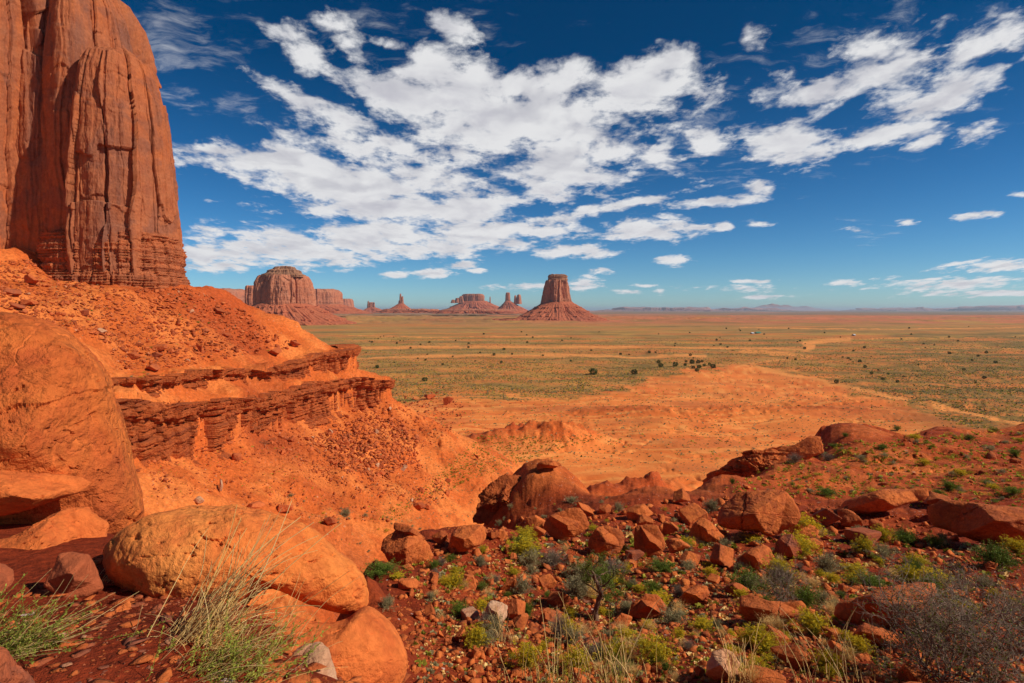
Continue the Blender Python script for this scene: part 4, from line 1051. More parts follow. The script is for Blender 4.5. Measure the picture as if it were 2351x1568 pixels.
# ---- rocks modelled from their outline in the photograph, with real distance and depth
def outline_rock(name, pts_, y, depth, mat, seed, label, cat='boulder', ang=1.0, planes=8, rough=.03, cuts=0, rim=.16, group=None, res=1.0, tiltback=0.0, corner=.09, dark=None):
    """a rock turned towards the viewer: outline in the plane across the line of sight, chiselled front and back of real thickness"""
    P_ = np.array(pts_, float); c = (P_.max(0) + P_.min(0)) / 2
    D0 = np.array([(c[0] / D2 - 512) / FPX, 1.0, (HOR - c[1] / D2) / FPX]); C0 = D0 * y; n_ = D0 / np.linalg.norm(D0)
    A = np.array([n_[1], -n_[0], 0]); A /= np.linalg.norm(A); B = np.cross(A, n_)
    r_ = np.stack([(P_[:, 0] / D2 - 512) / FPX, np.ones(len(P_)), (HOR - P_[:, 1] / D2) / FPX], 1)
    r_ = r_ * (C0 @ n_ / (r_ @ n_))[:, None] - C0
    q_ = np.stack([r_ @ A, r_ @ B], 1)
    for _ in range(2 if ang < .5 else 1):
        k_ = (.25 if ang < .5 else corner); m_ = np.roll(q_, -1, 0); q_ = np.stack([q_ * (1 - k_) + m_ * k_, q_ * k_ + m_ * (1 - k_)], 1).reshape(-1, 2)
    nt, nq = int(300 * res), int(64 * res)
    th = np.arange(nt) / nt * 2 * math.pi
    # distance to the outline along each direction
    R_ = np.zeros(nt)
    a1 = q_; a2 = np.roll(q_, -1, 0); e = a2 - a1
    dx_, dz_ = np.cos(th)[:, None], np.sin(th)[:, None]
    den_ = dx_ * e[None, :, 1] - dz_ * e[None, :, 0]; den_ = np.where(np.abs(den_) < 1e-12, 1e-12, den_)
    tt_ = (a1[None, :, 0] * e[None, :, 1] - a1[None, :, 1] * e[None, :, 0]) / den_
    uu_ = (a1[None, :, 0] * dz_ - a1[None, :, 1] * dx_) / den_
    R_ = np.where((tt_ > 0) & (uu_ >= -1e-6) & (uu_ <= 1 + 1e-6), tt_, 0).max(1)
    sz = R_.max(); rs = np.random.RandomState(seed)
    R_ = R_ * (1 + .035 * ang * fbm(np.cos(th) * 3 + seed, np.sin(th) * 3, oct=4, seed=seed + 2, rough=.6))
    rho = np.sin(np.linspace(0, 1, nq) * math.pi / 2)[:, None]
    X = rho * (R_ * np.cos(th))[None]; Z = rho * (R_ * np.sin(th))[None]
    X0 = X / np.abs(X).max(); Z0 = Z / np.abs(Z).max()
    def sheet(sd_, front):
        r2 = np.random.RandomState(sd_); hs = []
        ph = r2.uniform(0, 6.28)
        for i in range(planes):
            a_ = ph + i * 2.4 + r2.uniform(-.4, .4); g = r2.uniform(.45, 2.0) if i else .15
            off = r2.uniform(.9, 1.25) - .10 * g
            if front and i == 1: a_, g, off = R(90) + r2.uniform(-.4, .4), 1.1, 1.0          # a top face that catches the sun
            if front and i == 2: a_, g, off = r2.uniform(-.35, .2), 1.3, 1.02                 # and a right hand face
            hs.append(off - g * (X0 * math.cos(a_) + Z0 * math.sin(a_)))
        hs = np.stack(hs); kk = 26.0 if ang < .9 else 70.0
        pl = -np.log(np.exp(-np.clip(hs, -1, 3) * kk).sum(0)) / kk
        rd = np.sqrt(np.clip(1 - rho ** 2.4, 0, 1)) * np.ones_like(X)
        v = np.clip(pl, .02, None) * ang * np.clip((1 - rho ** 8), 0, 1) ** .35 + rd * (1 - ang)
        # a few deep splits across the face
        for j in range(cuts):
            a_ = r2.uniform(0, 3.14); o_ = r2.uniform(-.5, .5)
            dd = X0 * math.cos(a_) + Z0 * math.sin(a_) - o_ + .06 * fbm(X0 * 3, Z0 * 3, oct=3, seed=sd_ + j)
            v = v - .07 * sstep(.018, .0, np.abs(dd)) - .05 * (dd > 0) * sstep(1, .8, rho)
        return np.maximum(v, 0) * (1 - rim) + rim * np.sqrt(np.clip(1 - rho ** 6, 0, 1))
    yf = -depth * sheet(seed, True); yb = depth * sheet(seed + 50, False)
    def pt(Yl): return np.stack([X, Yl * np.ones_like(X), Z], -1)
    V = np.concatenate([pt(yf), pt(yb)[:-1][::-1]]).reshape(-1, 3)
    nr_ = 2 * nq - 1
    F = grid_faces(nr_, nt, True)
    a = V / sz * 2.4 + seed * 1.7
    n1_ = _fbm(a[:, 0], a[:, 1], a[:, 2], oct=6, seed=seed, rough=.56); rg_ = _fbm(a[:, 0] * 1.5, a[:, 1] * 1.5, a[:, 2] * 3.2, oct=5, seed=seed + 4, ridged=True, rough=.55)
    disp = sz * rough * (1.5 * n1_ - 1.1 * sstep(.36, .47, rg_))
    # bedding: thin recessed layers
    bed = (V[:, 2] / sz * 5.0 + V[:, 0] / sz * 1.2 * rs.uniform(-1, 1) + .4 * n1_); bk = np.floor(bed).astype(np.int64)
    disp = disp + sz * rough * .8 * (hrand(bk, seed=seed + 8) - .5)
    nl = np.linalg.norm(V / np.array([sz, max(depth, .01), sz]), axis=1)[:, None]
    V = V + (V / np.maximum(np.linalg.norm(V, axis=1), 1e-6)[:, None]) * disp[:, None] * np.clip(nl * 2, 0, 1)
    M3 = np.stack([A, n_, B], 1)
    o = mk(name, V, F, mat)
    if ang >= .5:
        try: o.data.set_sharp_from_angle(angle=R(24))
        except Exception: pass
    mw = Matrix([[*M3[0], C0[0]], [*M3[1], C0[1]], [*M3[2], C0[2]], [0, 0, 0, 1]])
    o.matrix_world = mw @ Matrix.Rotation(tiltback, 4, 'X')
    tag(o, label, cat, group)
    return o
outline_rock('boulder', [(-200,800),(-60,730),(10,718),(70,728),(150,762),(215,815),(252,875),(268,930),(288,1000),(302,1060),(322,1130),(330,1180),(300,1235),(200,1270),(-60,1300),(-220,1250)], 6.4, 1.5, M['bigdark'], 21, 'tall weathered boulder filling the left edge, its broad face in half shade', ang=.62, rough=.022, rim=.45, res=1.8)
outline_rock('boulder', [(238,1280),(255,1235),(300,1195),(380,1172),(480,1160),(580,1168),(660,1190),(730,1230),(790,1280),(830,1320),(852,1368),(842,1402),(800,1412),(745,1400),(690,1382),(640,1352),(600,1352),(540,1420),(470,1450),(380,1420),(300,1360),(250,1315)], 4.5, .75, M['slab'], 33, 'large smooth orange sandstone slab lying across the left foreground', ang=.35, rough=.035, rim=.3, res=1.8)
outline_rock('boulder', [(540,1400),(600,1385),(660,1405),(720,1430),(790,1428),(835,1388),(865,1396),(900,1430),(930,1480),(937,1520),(915,1590),(860,1650),(700,1660),(600,1600),(550,1500)], 4.15, .62, M['slabred'], 44, 'smooth rounded red boulder beneath the large orange slab', ang=.25, rough=.022, rim=.3, res=1.5)
outline_rock('boulder', [(590,1640),(620,1560),(665,1505),(700,1476),(735,1474),(758,1492),(768,1540),(785,1620),(700,1700)], 3.25, .24, M['palerock'], 55, 'rock with a white crust at the bottom, left of the rounded red boulder')
outline_rock('boulder', [(-90,1260),(30,1232),(90,1200),(150,1168),(200,1165),(242,1200),(250,1260),(238,1320),(190,1350),(100,1370),(-90,1370)], 4.75, .55, M['slabred'], 66, 'broad low rock between the weathered boulder and the orange slab', rough=.045)
outline_rock('flat_slab', [(-110,1078),(0,1080),(100,1085),(190,1094),(210,1108),(196,1128),(150,1140),(60,1172),(-110,1210)], 5.3, .55, M['slabred'], 71, 'flat greyish slab leaning against the weathered boulder at the left edge', rough=.03)
outline_rock('boulder', [(98,1345),(125,1298),(134,1272),(160,1266),(205,1274),(225,1310),(238,1352),(200,1372),(150,1380)], 3.75, .22, M['darkrock'], 82, 'dark brown angular block with a rough shaded notch, in the left foreground', rough=.02)
outline_rock('boulder', [(-90,1293),(8,1294),(32,1310),(30,1335),(5,1366),(-90,1380)], 3.5, .22, M['darkrock'], 87, 'dark brown block at the left edge above the green grass clump')
outline_rock('boulder', [(-90,1475),(12,1482),(32,1512),(58,1540),(80,1572),(90,1640),(-90,1660)], 2.15, .16, M['darkrock'], 91, 'brown mottled rock in the bottom left corner', rough=.05)
outline_rock('flat_slab', [(226,1440),(245,1420),(262,1400),(296,1378),(302,1392),(296,1402),(262,1424),(232,1446)], 3.4, .05, M['slabred'], 94, 'thin pointed red plate sticking out of the dirt in the left foreground')
outline_rock('flat_slab', [(140,1470),(150,1444),(172,1440),(180,1452),(165,1470),(142,1478)], 3.0, .04, M['darkrock'], 96, 'small square brown plate lying in the dirt at lower left')
outline_rock('flat_slab', [(196,1462),(208,1442),(236,1436),(262,1444),(246,1462),(222,1470)], 3.05, .05, M['darkrock'], 97, 'broken brown plate right of the small square plate')
outline_rock('flat_slab', [(292,1444),(320,1434),(350,1440),(362,1452),(330,1458),(300,1454)], 3.1, .05, M['slabred'], 98, 'thin oval red plate left of the straw tussock')
outline_rock('flat_slab', [(186,1560),(196,1545),(226,1534),(228,1552),(205,1572)], 2.6, .04, M['slabred'], 99, 'flat orange chip near the bottom left of the dirt')
outline_rock('flat_slab', [(235,1380),(260,1366),(300,1372),(316,1392),(290,1404),(250,1400)], 3.9, .10, M['slabred'], 100, 'low red plate in front of the dark angular block')
OBL = [
 ([(1028, 1262), (1036, 1225), (1052, 1209), (1085, 1204), (1110, 1206), (1118, 1230), (1108, 1248), (1078, 1262), (1040, 1272)], 1.0, 'rock', 'wedge-shaped boulder with a flat sloping top, right of the pear-shaped boulder'),
 ([(1246, 1212), (1254, 1192), (1275, 1176), (1300, 1168), (1330, 1166), (1346, 1182), (1354, 1205), (1340, 1222), (1310, 1236), (1288, 1243), (1268, 1232)], 1.2, 'rock', 'big rounded boulder with an undercut base, below the knoll'),
 ([(1350, 1258), (1352, 1236), (1370, 1210), (1395, 1206), (1425, 1216), (1435, 1234), (1430, 1258), (1415, 1276), (1385, 1278), (1360, 1268)], 1.1, 'rock', 'upright angular boulder, left one of the two tall blocks at centre'),
 ([(1455, 1252), (1456, 1210), (1480, 1204), (1510, 1206), (1522, 1228), (1528, 1254), (1516, 1276), (1480, 1278), (1458, 1266)], 1.0, 'rock', 'upright squarish boulder, right one of the two tall blocks at centre'),
 ([(1441, 1404), (1452, 1385), (1480, 1362), (1510, 1366), (1525, 1384), (1532, 1392), (1528, 1410), (1500, 1418), (1465, 1420), (1446, 1416)], 0.8, 'rock', 'wide boulder with a bright right face, right of the juniper'),
 ([(1650, 1205), (1652, 1172), (1668, 1150), (1700, 1130), (1760, 1122), (1810, 1128), (1826, 1150), (1840, 1188), (1830, 1205), (1800, 1215), (1785, 1228), (1765, 1232), (1740, 1218), (1690, 1216), (1665, 1214)], 2.6, 'rock', 'largest block of the rock pile, with broken front and smooth right flank'),
 ([(1921, 1172), (1938, 1152), (1970, 1138), (2020, 1124), (2080, 1122), (2130, 1120), (2138, 1136), (2125, 1148), (2080, 1158), (2040, 1172), (1990, 1180), (1940, 1178)], 2.4, 'rock', 'long tilted slab lying on the terrace edge'),
 ([(2124, 1185), (2130, 1160), (2160, 1146), (2210, 1150), (2260, 1158), (2320, 1162), (2420, 1170), (2440, 1240), (2360, 1250), (2280, 1252), (2230, 1240), (2170, 1216), (2135, 1205)], 3.2, 'rock', 'massive dark outcrop block at the right edge'),
 ([(1777, 1268), (1782, 1242), (1800, 1226), (1820, 1226), (1838, 1250), (1842, 1270), (1825, 1280), (1795, 1280)], 0.9, 'darkrock', 'dark upright rock right of the boulder with a bright triangular face'),
 ([(1683, 1300), (1695, 1280), (1720, 1262), (1750, 1248), (1768, 1258), (1778, 1280), (1770, 1294), (1750, 1306), (1720, 1312), (1695, 1310)], 1.1, 'rock', 'boulder with a bright triangular face in the middle of the pile'),
 ([(1697, 1368), (1725, 1366), (1760, 1378), (1800, 1382), (1840, 1378), (1852, 1392), (1846, 1412), (1820, 1418), (1790, 1420), (1745, 1436), (1715, 1425), (1698, 1405)], 0.8, 'rock', 'broad plate-like rock in front of the dark green bush'),
 ([(1912, 1412), (1925, 1385), (1960, 1372), (2010, 1362), (2060, 1345), (2110, 1336), (2145, 1340), (2150, 1365), (2135, 1395), (2110, 1420), (2060, 1440), (2010, 1445), (1960, 1432), (1930, 1425)], 1.3, 'rock', 'largest foreground slab at lower right, cracked and leaning left'),
 ([(1955, 1462), (1970, 1440), (1985, 1430), (2010, 1438), (2050, 1452), (2082, 1468), (2075, 1480), (2030, 1484), (1985, 1480)], 0.6, 'rock', 'long rock directly under the largest foreground slab'),
 ([(1620, 1550), (1624, 1520), (1638, 1495), (1660, 1488), (1685, 1498), (1697, 1520), (1696, 1548), (1670, 1562), (1640, 1560)], 0.45, 'palerock', 'pinkish grey block among straw at the bottom'),
 ([(2052, 1560), (2068, 1530), (2088, 1516), (2100, 1530), (2125, 1550), (2145, 1568), (2140, 1585), (2090, 1590), (2058, 1580)], 0.5, 'rock', 'triangular rock in the shade at the bottom right'),
 ([(1112, 1425), (1116, 1392), (1126, 1378), (1150, 1382), (1166, 1390), (1164, 1415), (1150, 1434), (1125, 1436)], 0.5, 'palerock', 'pale squarish rock, left of the pair in front of the juniper'),
 ([(1556, 1375), (1572, 1358), (1600, 1342), (1622, 1345), (1630, 1362), (1620, 1380), (1590, 1388), (1562, 1386)], 0.7, 'rock', 'angular rock behind the wide boulder right of the juniper'),
 ([(1580, 1232), (1590, 1205), (1610, 1188), (1628, 1195), (1650, 1218), (1664, 1232), (1650, 1244), (1610, 1246), (1585, 1243)], 1.1, 'rock', 'pyramid-shaped rock left of the largest block'),
]
for i, (pts_, dep, mt, lab) in enumerate(OBL):
    bx_ = max(pts_, key=lambda v: v[1]); fx = sum(v[0] for v in pts_) / len(pts_)
    yb = dhit([min(fx, 2345)], [min(bx_[1], 1566)], 6)[0][1]
    outline_rock('boulder', pts_, yb, dep * .8, M[mt], 400 + 13 * i, lab, rough=.028, cuts=i % 3, planes=6 + i % 3, group='boulders strewn over the slopes')
# pear-shaped boulder with its cap slab
pb = dhit([930], [1300], 6)[0]
outline_rock('boulder', [(873,1262),(880,1238),(897,1222),(915,1208),(945,1212),(968,1228),(985,1250),(1000,1278),(985,1292),(950,1298),(920,1302),(892,1288)], pb[1], .95, M['rock'], 111, 'pear-shaped boulder perched on its narrow foot at the edge of the slope', rough=.05)
outline_rock('boulder', [(904,1204),(908,1200),(930,1203),(955,1217),(975,1234),(974,1244),(955,1238),(925,1222),(905,1216)], pb[1] + .05, .6, M['rock'], 113, 'slanting cap slab resting on top of the pear-shaped boulder', rough=.06)
# perched slab on the knoll
kb = dhit([1258], [1080], 20)[0]
outline_rock('boulder', [(1230,1072),(1240,1060),(1262,1056),(1282,1060),(1288,1068),(1275,1074),(1250,1074),(1236,1078)], kb[1], .9, M['rock'], 121, 'flat slab balanced on small stones on top of the knoll', rough=.08)
for i, (a, b, sd_) in enumerate(((1252, 1083, 'middle'), (1268, 1084, 'right hand'), (1241, 1082, 'left hand'))):
    place_rock(PROTO[i][0], a, b, 14, 12, sd_ + ' small stone propping up the flat slab on the knoll', 'stones under the perched slab', name='stone', cat='stone', pos=(dsp(a, kb[1]), kb[1] + .3, kb[2]))

# ---- scattered rocks
def inpoly(n, poly, rnd):
    P_ = np.array(poly, float); out = []
    lo, hi = P_.min(0), P_.max(0)
    while len(out) < n:
        q_ = np.array([[rnd.uniform(lo[0], hi[0]), rnd.uniform(lo[1], hi[1])] for _ in range(n * 2)])
        s_ = poly_sdf(q_[:, 0], q_[:, 1], poly) < 0
        out += list(q_[s_])
    return np.array(out[:n])
def low_rocks(n, seed, pts=13):
    """sharp-edged shards: convex hulls of a few points"""
    out = []
    for i in range(n):
        rs = np.random.RandomState(seed + i)
        b = bmesh.new()
        v = rs.normal(size=(pts, 3)); v /= np.linalg.norm(v, axis=1)[:, None]; v *= rs.uniform(.75, 1.0, pts)[:, None]
        v *= [(1, .8, .6), (1, .9, .8), (1, .7, .35), (1, .8, .25), (1, .65, .7)][i % 5]
        for c in v: b.verts.new(c)
        r_ = bmesh.ops.convex_hull(b, input=b.verts)
        bmesh.ops.delete(b, geom=[x for x in r_['geom_interior'] if isinstance(x, bmesh.types.BMVert)], context='VERTS')
        bmesh.ops.triangulate(b, faces=b.faces); b.verts.ensure_lookup_table(); b.verts.index_update()
        out.append((np.array([x.co[:] for x in b.verts]), np.array([[x.index for x in f.verts] for f in b.faces]))); b.free()
    return out
LOW = low_rocks(20, 1300)
def scatter_mesh(name, P_, size, mat, seed, shapes=LOW, flat=1.0, sink=.3, smooth=False):
    rs = np.random.RandomState(seed); parts = []
    for i in range(len(P_)):
        V, F = shapes[rs.randint(len(shapes))]
        a = rs.uniform(0, 6.28); c_, s_ = math.cos(a), math.sin(a); b = rs.uniform(-.5, .5); cb, sb = math.cos(b), math.sin(b)
        x = V[:, 0] * cb - V[:, 2] * sb; z = V[:, 0] * sb + V[:, 2] * cb
        W_ = np.stack([x * c_ - V[:, 1] * s_, x * s_ + V[:, 1] * c_, z * flat], 1) * size[i]
        W_ += P_[i] + np.array([0, 0, size[i] * .5 * flat * (1 - sink)])
        parts.append((W_, F))
    V, F = join(parts)
    return mk(name, V, F, mat, smooth=smooth)
T1 = [(0,600),(140,590),(250,665),(430,660),(560,715),(640,775),(700,795),(560,815),(430,842),(260,850),(250,790),(120,750),(0,705)]
T2 = [(600,980),(700,985),(840,930),(1000,900),(1075,940),(1030,1000),(960,1040),(980,1090),(1060,1110),(1000,1160),(900,1150),(740,1100),(640,1050)]
T2c = [(700,1010),(860,950),(960,990),(960,1060),(880,1100),(770,1080)]
T3 = [(880,1300),(1000,1250),(1200,1190),(1650,1140),(1900,1160),(2351,1200),(2351,1568),(940,1568)]
T4 = [(340,1060),(640,1010),(800,1100),(900,1200),(700,1190),(520,1130),(350,1150)]
T5 = [(1640,1130),(1860,1020),(2351,985),(2351,1180),(1900,1150)]
T6 = [(290,960),(520,930),(690,960),(560,1010),(430,1050),(320,1070)]
nr = np.random.RandomState(77)
def pw(n, lo, hi, a=2.4): return lo * (1 - nr.uniform(0, 1, n) * (1 - (hi / lo) ** (1 - a))) ** (1 / (1 - a))
LMK = [(1070,1240,'the flat-topped wedge boulder'),(1299,1205,'the big rounded boulder below the knoll'),(1393,1240,'the left tall block at centre'),(1492,1240,'the right tall block at centre'),
       (1488,1395,'the wide boulder beside the juniper'),(1165,1405,'the pale squarish rock'),(1745,1170,'the largest block of the rock pile'),(2029,1150,'the long tilted slab'),(2250,1200,'the massive dark outcrop block'),
       (1811,1250,'the dark upright rock'),(1733,1280,'the boulder with a bright triangular face'),(1775,1400,'the plate-like rock'),(2030,1390,'the largest foreground slab'),(1659,1520,'the pinkish grey block'),
       (935,1250,'the pear-shaped boulder'),(1380,1380,'the juniper'),(1720,1330,'the bright green bush'),(2230,1450,'the bare thorn bush'),(62,640,'the largest slab under the tower'),(188,715,'the dark slab low in the debris'),
       (330,640,'the layered foot of the tower'),(300,815,'the split slab'),(360,805,'the stone heap above the ledge'),(460,800,'the tall angular block on the bench'),(499,715,'the reddish block high on the slope'),(629,805,'the cube-like block near the point'),
       (1025,915,'the upright dark rock at the slope toe'),(504,1120,'the larger pale rock'),(651,1170,'the flat-faced brown rock'),(541,1050,'the crumbling red lump'),(757,1195,'the dark block on the slope'),(970,1160,'the brown rocks in the gully'),
       (1260,1065,'the perched slab on the knoll'),(1741,1020,'the dark crag of the rim'),(2304,1270,'the green bush at the right edge'),(770,900,'the cliff band')]
_used = set()
def where(dx, dy, what):
    o_ = sorted(LMK, key=lambda l: math.hypot(l[0] - dx, (l[1] - dy) * 1.3))
    for l in o_[:9]:
        ex, ey = dx - l[0], dy - l[1]; d = math.hypot(ex, ey)
        side = ('right of' if ex > 0 else 'left of') if abs(ex) > abs(ey) * 1.2 else ('below' if ey > 0 else 'above')
        for pre in (('just ' if d < 60 else '' if d < 150 else 'well ') + side,):
            s_ = what + ', ' + pre + ' ' + l[2]
            if s_ not in _used and len(s_.split()) <= 16: _used.add(s_); return s_
    return what + ', ' + ('just ' if math.hypot(dx - o_[0][0], dy - o_[0][1]) < 60 else '') + 'around ' + o_[0][2]
def sizeword(s_, lo, hi):
    k = (s_ - lo) / (hi - lo); return 'small' if k < .15 else 'mid-sized' if k < .45 else 'large'
SHW = ['chunky', 'low', 'thick', 'flattish', 'upright', 'narrow', 'flat', 'wedge-like', 'chunky', 'low', 'thick', 'flattish']
def singles(poly, n, lo, hi, mt, label, group, ymin, flat=(.45, .8), pale=.04, seed=1):
    P2 = inpoly(n, poly, random.Random(seed)); W_ = dhit(P2[:, 0], P2[:, 1], ymin); sz = pw(n, lo, hi)
    for i in range(n):
        m_ = 3 if rk.random() < pale else mt
        k_ = rk.randrange(12); rd_ = rk.random() < .12
        me = (ROUND[k_ % 4] if rd_ else PROTO[k_])[m_]
        lb = where(P2[i, 0], P2[i, 1], sizeword(sz[i], lo, hi) + ' ' + ('pale ' if m_ == 3 else '') + ('rounded' if rd_ else SHW[k_]) + ' ' + label)
        place_rock(me, 0, 0, sz[i], sz[i] * rk.uniform(*flat), lb, group, name='rock', cat='rock', pos=W_[i], tilt=.35, sink=.42)
singles(T1, 62, 9, 24, 1, 'talus rock', 'rocks in the debris under the tower', 40, (.35, .7), seed=11)
singles(T2, 50, 8, 19, 1, 'field rock', 'rocks in the boulder field below the cliff band', 60, (.5, .9), .08, seed=12)
singles(T2c, 34, 9, 21, 1, 'field rock', 'rocks in the boulder field below the cliff band', 60, (.5, .9), .08, seed=16)
singles(T3, 96, 20, 62, 0, 'red rock', 'rocks between the shrubs of the near slope', 6.5, (.45, .85), .05, seed=13)
singles(T5, 16, 12, 34, 0, 'terrace rock', 'rocks on the terrace at right', 25, (.25, .5), .0, seed=14)

def rubble(name, spec, mat, seed, **kw):
    Ps, Ss = [], []
    for k, (poly, n, lo, hi, ymin) in enumerate(spec):
        P2 = inpoly(n, poly, random.Random(seed + k)); W_ = dhit(P2[:, 0], P2[:, 1], ymin)
        s = pw(n, lo, hi, 2.6) / D2 / FPX * W_[:, 1] / 2
        Ps.append(W_); Ss.append(s)
    o = scatter_mesh(name, np.concatenate(Ps), np.concatenate(Ss), mat, seed, **kw); tag(o, kind='stuff')
    return o
rubble('rubble', [(T1, 3000, 2.8, 16, 40), (T2, 1900, 2.6, 11, 60), (T2c, 1300, 3.5, 16, 60), (T4, 900, 2.4, 11, 40), (T6, 520, 3, 13, 40)], M['rockfar'], 41)
rubble('rock_debris', [(T1, 620, 7, 22, 40), (T2c, 260, 7, 20, 60), (T2, 200, 6, 17, 60), (T6, 130, 6, 17, 60), (T4, 130, 5, 15, 40)], M['rockfar2'], 47, flat=.7)
rubble('stone_litter', [(T3, 3600, 4, 24, 6.5), (T3, 900, 14, 36, 6.5), (T5, 420, 3, 14, 25)], M['rock'], 42)
rubble('pale_gravel', [(T1, 160, 1.6, 5, 40), (T2, 220, 1.6, 6, 60), (T4, 160, 1.6, 6, 40), (T3, 240, 2, 7, 6.5)], M['palerock'], 43)
# chips on the ground at the viewer's feet and on the near slope, laid out on the ground itself
def ground_chips(name, n, rect, lo, hi, mat, seed, flat=.5):
    r_ = np.random.RandomState(seed)
    x = r_.uniform(rect[0], rect[1], n); y = r_.uniform(rect[2], rect[3], n)
    s = lo * (1 - r_.uniform(0, 1, n) * (1 - (hi / lo) ** -1.6)) ** (1 / -1.6)
    P_ = np.stack([x, y, H(x, y)], 1)
    o = scatter_mesh(name, P_, s, mat, seed, flat=flat); tag(o, kind='stuff'); return o
ground_chips('gravel', 5000, (-3.2, .9, 1.9, 6.2), .006, .06, M['rock'], 51, .3)
ground_chips('gravel', 2500, (-3.2, .9, 1.9, 6.2), .008, .07, M['darkrock'], 52, .3)
ground_chips('stone_shards', 620, (-3.2, .9, 1.9, 6.2), .035, .13, M['rock'], 57, .28)
ground_chips('stone_shards', 160, (-3.2, .9, 1.9, 6.2), .04, .12, M['darkrock'], 58, .3)
ground_chips('pale_chips', 420, (-3.2, .9, 1.9, 6.2), .008, .034, M['palerock'], 53, .5)
ground_chips('gravel', 9000, (-2.5, 14, 6.5, 24), .03, .20, M['rock'], 54, .55)
# crags of the knoll's dark flank and of the rocky rim on the right
CR = [[(1085,1195),(1110,1120),(1150,1090),(1190,1085),(1215,1110),(1195,1170),(1150,1215)], [(1600,1128),(1622,1085),(1668,1072),(1700,1046),(1755,1034),(1790,1026),(1842,1020),(1850,1004),(1876,1008),(1888,1040),(1830,1066),(1750,1096),(1650,1142)]]
for k, (poly, lab) in enumerate(zip(CR, ('jagged dark crag on the left flank of the knoll', 'jagged dark crag along the rocky rim at right'))):
    cx_ = np.mean([v[0] for v in poly]); cy__ = np.mean([v[1] for v in poly]); y_ = dhit([cx_], [cy__], 30)[0][1]
    outline_rock('rock_crag', poly, y_ - .5, 2.2 if k == 0 else 3.5, M['rock'], 60 + k * 9, lab, 'crag', rough=.12, planes=12, cuts=5, res=1.5, group='crags of the knoll and the rim', tiltback=0.0)
# ================================================================== PLANTS
def tube(pts_, r0, r1, sides=3):
    P_ = np.asarray(pts_, float); n = len(P_)
    T = np.gradient(P_, axis=0); T /= np.maximum(np.linalg.norm(T, axis=1), 1e-9)[:, None]
    up = np.array([0.31, .17, .93]); A = np.cross(T, up); A /= np.maximum(np.linalg.norm(A, axis=1), 1e-9)[:, None]; B = np.cross(T, A)
    rr = np.linspace(r0, r1, n)[:, None]
    ang = np.arange(sides) / sides * 2 * math.pi
    V = np.stack([P_ + rr * (A * math.cos(a) + B * math.sin(a)) for a in ang], 1).reshape(-1, 3)
    return V, grid_faces(n, sides, True)
def bend(rs, base, d, L, curl, n=7, droop=0.0, wig=.0):
    d = np.asarray(d, float); d = d / np.linalg.norm(d); P_ = [np.asarray(base, float)]
    ax = rs.normal(size=3) * curl
    for i in range(n - 1):
        d = d + ax / n + np.array([0, 0, -droop / n]) + rs.normal(size=3) * wig
        d /= np.linalg.norm(d); P_.append(P_[-1] + d * L / (n - 1))
    return np.array(P_)
def leaves(rs, C_, D_, size, wid=.35, jit=.7, sizevar=.5):
    """pointed leaf quads at C_ roughly along D_"""
    n = len(C_)
    d = D_ + rs.normal(size=(n, 3)) * jit; d /= np.linalg.norm(d, axis=1)[:, None]
    s = rs.normal(size=(n, 3)); s -= d * (s * d).sum(1)[:, None]; s /= np.linalg.norm(s, axis=1)[:, None]
    L = (size * (1 + rs.uniform(-sizevar, sizevar, n)))[:, None]
    a = C_; b = C_ + d * L * .5 + s * L * wid * .5; c = C_ + d * L; e = C_ + d * L * .5 - s * L * wid * .5
    V = np.stack([a, b, c, e], 1).reshape(-1, 3); F = np.arange(n * 4).reshape(n, 4)
    return V, F
def bush(seed, stems=60, leaf=26, h=.6, spread=1.0, lsize=.05, wid=.35, up=.55, stemr=.005, flowers=0, clump=.0, tipbias=.35, droop=.2):
    rs = np.random.RandomState(seed); sp_, lv_, lval, fl_ = [], [], [], []
    for i in range(stems):
        a = rs.uniform(0, 2 * math.pi); e = abs(rs.normal(0, .55)); e = min(e, 1.45)
        d = np.array([math.cos(a) * math.sin(e) * spread, math.sin(a) * math.sin(e) * spread, math.cos(e) * up * 1.4 + .12])
        L = h * (1.0 + .25 * rs.normal()) * (0.95 + .35 * math.sin(e)); L = max(L, h * .4)
        P_ = bend(rs, rs.normal(size=3) * np.array([.06, .06, 0]), d, L, .6, 7, droop, .05)
        sp_.append(tube(P_, stemr, stemr * .4))
        n = int(leaf * (L / h)); t_ = rs.uniform(tipbias, 1, n) * 6
        k = np.minimum(t_.astype(int), 5); f = (t_ - k)[:, None]
        C_ = P_[k] * (1 - f) + P_[k + 1] * f + rs.normal(size=(n, 3)) * lsize * .8
        D_ = P_[k + 1] - P_[k]; D_ /= np.linalg.norm(D_, axis=1)[:, None]
        lv_.append(leaves(rs, C_, D_ + np.array([0, 0, .3]), lsize, wid)); lval.append(np.repeat(np.clip(rs.normal(.45 + .25 * rs.normal(), .18, n), 0, 1), 4))
        if flowers:
            m = flowers
            C2 = P_[-1] + rs.normal(size=(m, 3)) * np.array([.03, .03, .018]) + np.array([0, 0, .01])
            fl_.append(leaves(rs, C2, rs.normal(size=(m, 3)) + np.array([0, 0, 1.]), lsize * .45, .9, .3))
    V, F = join(lv_); S = join(sp_); val = np.concatenate(lval)
    V[:, 2] = np.maximum(V[:, 2], -.02)
    return (V, F, val), S, (join(fl_) if flowers else None)
_m = lambda nm, V, F, mat, val=None: mk(nm, V, F, mat, link=False, smooth=False, attrs={'v': val if val is not None else np.random.RandomState(1).uniform(0, 1, len(V))})
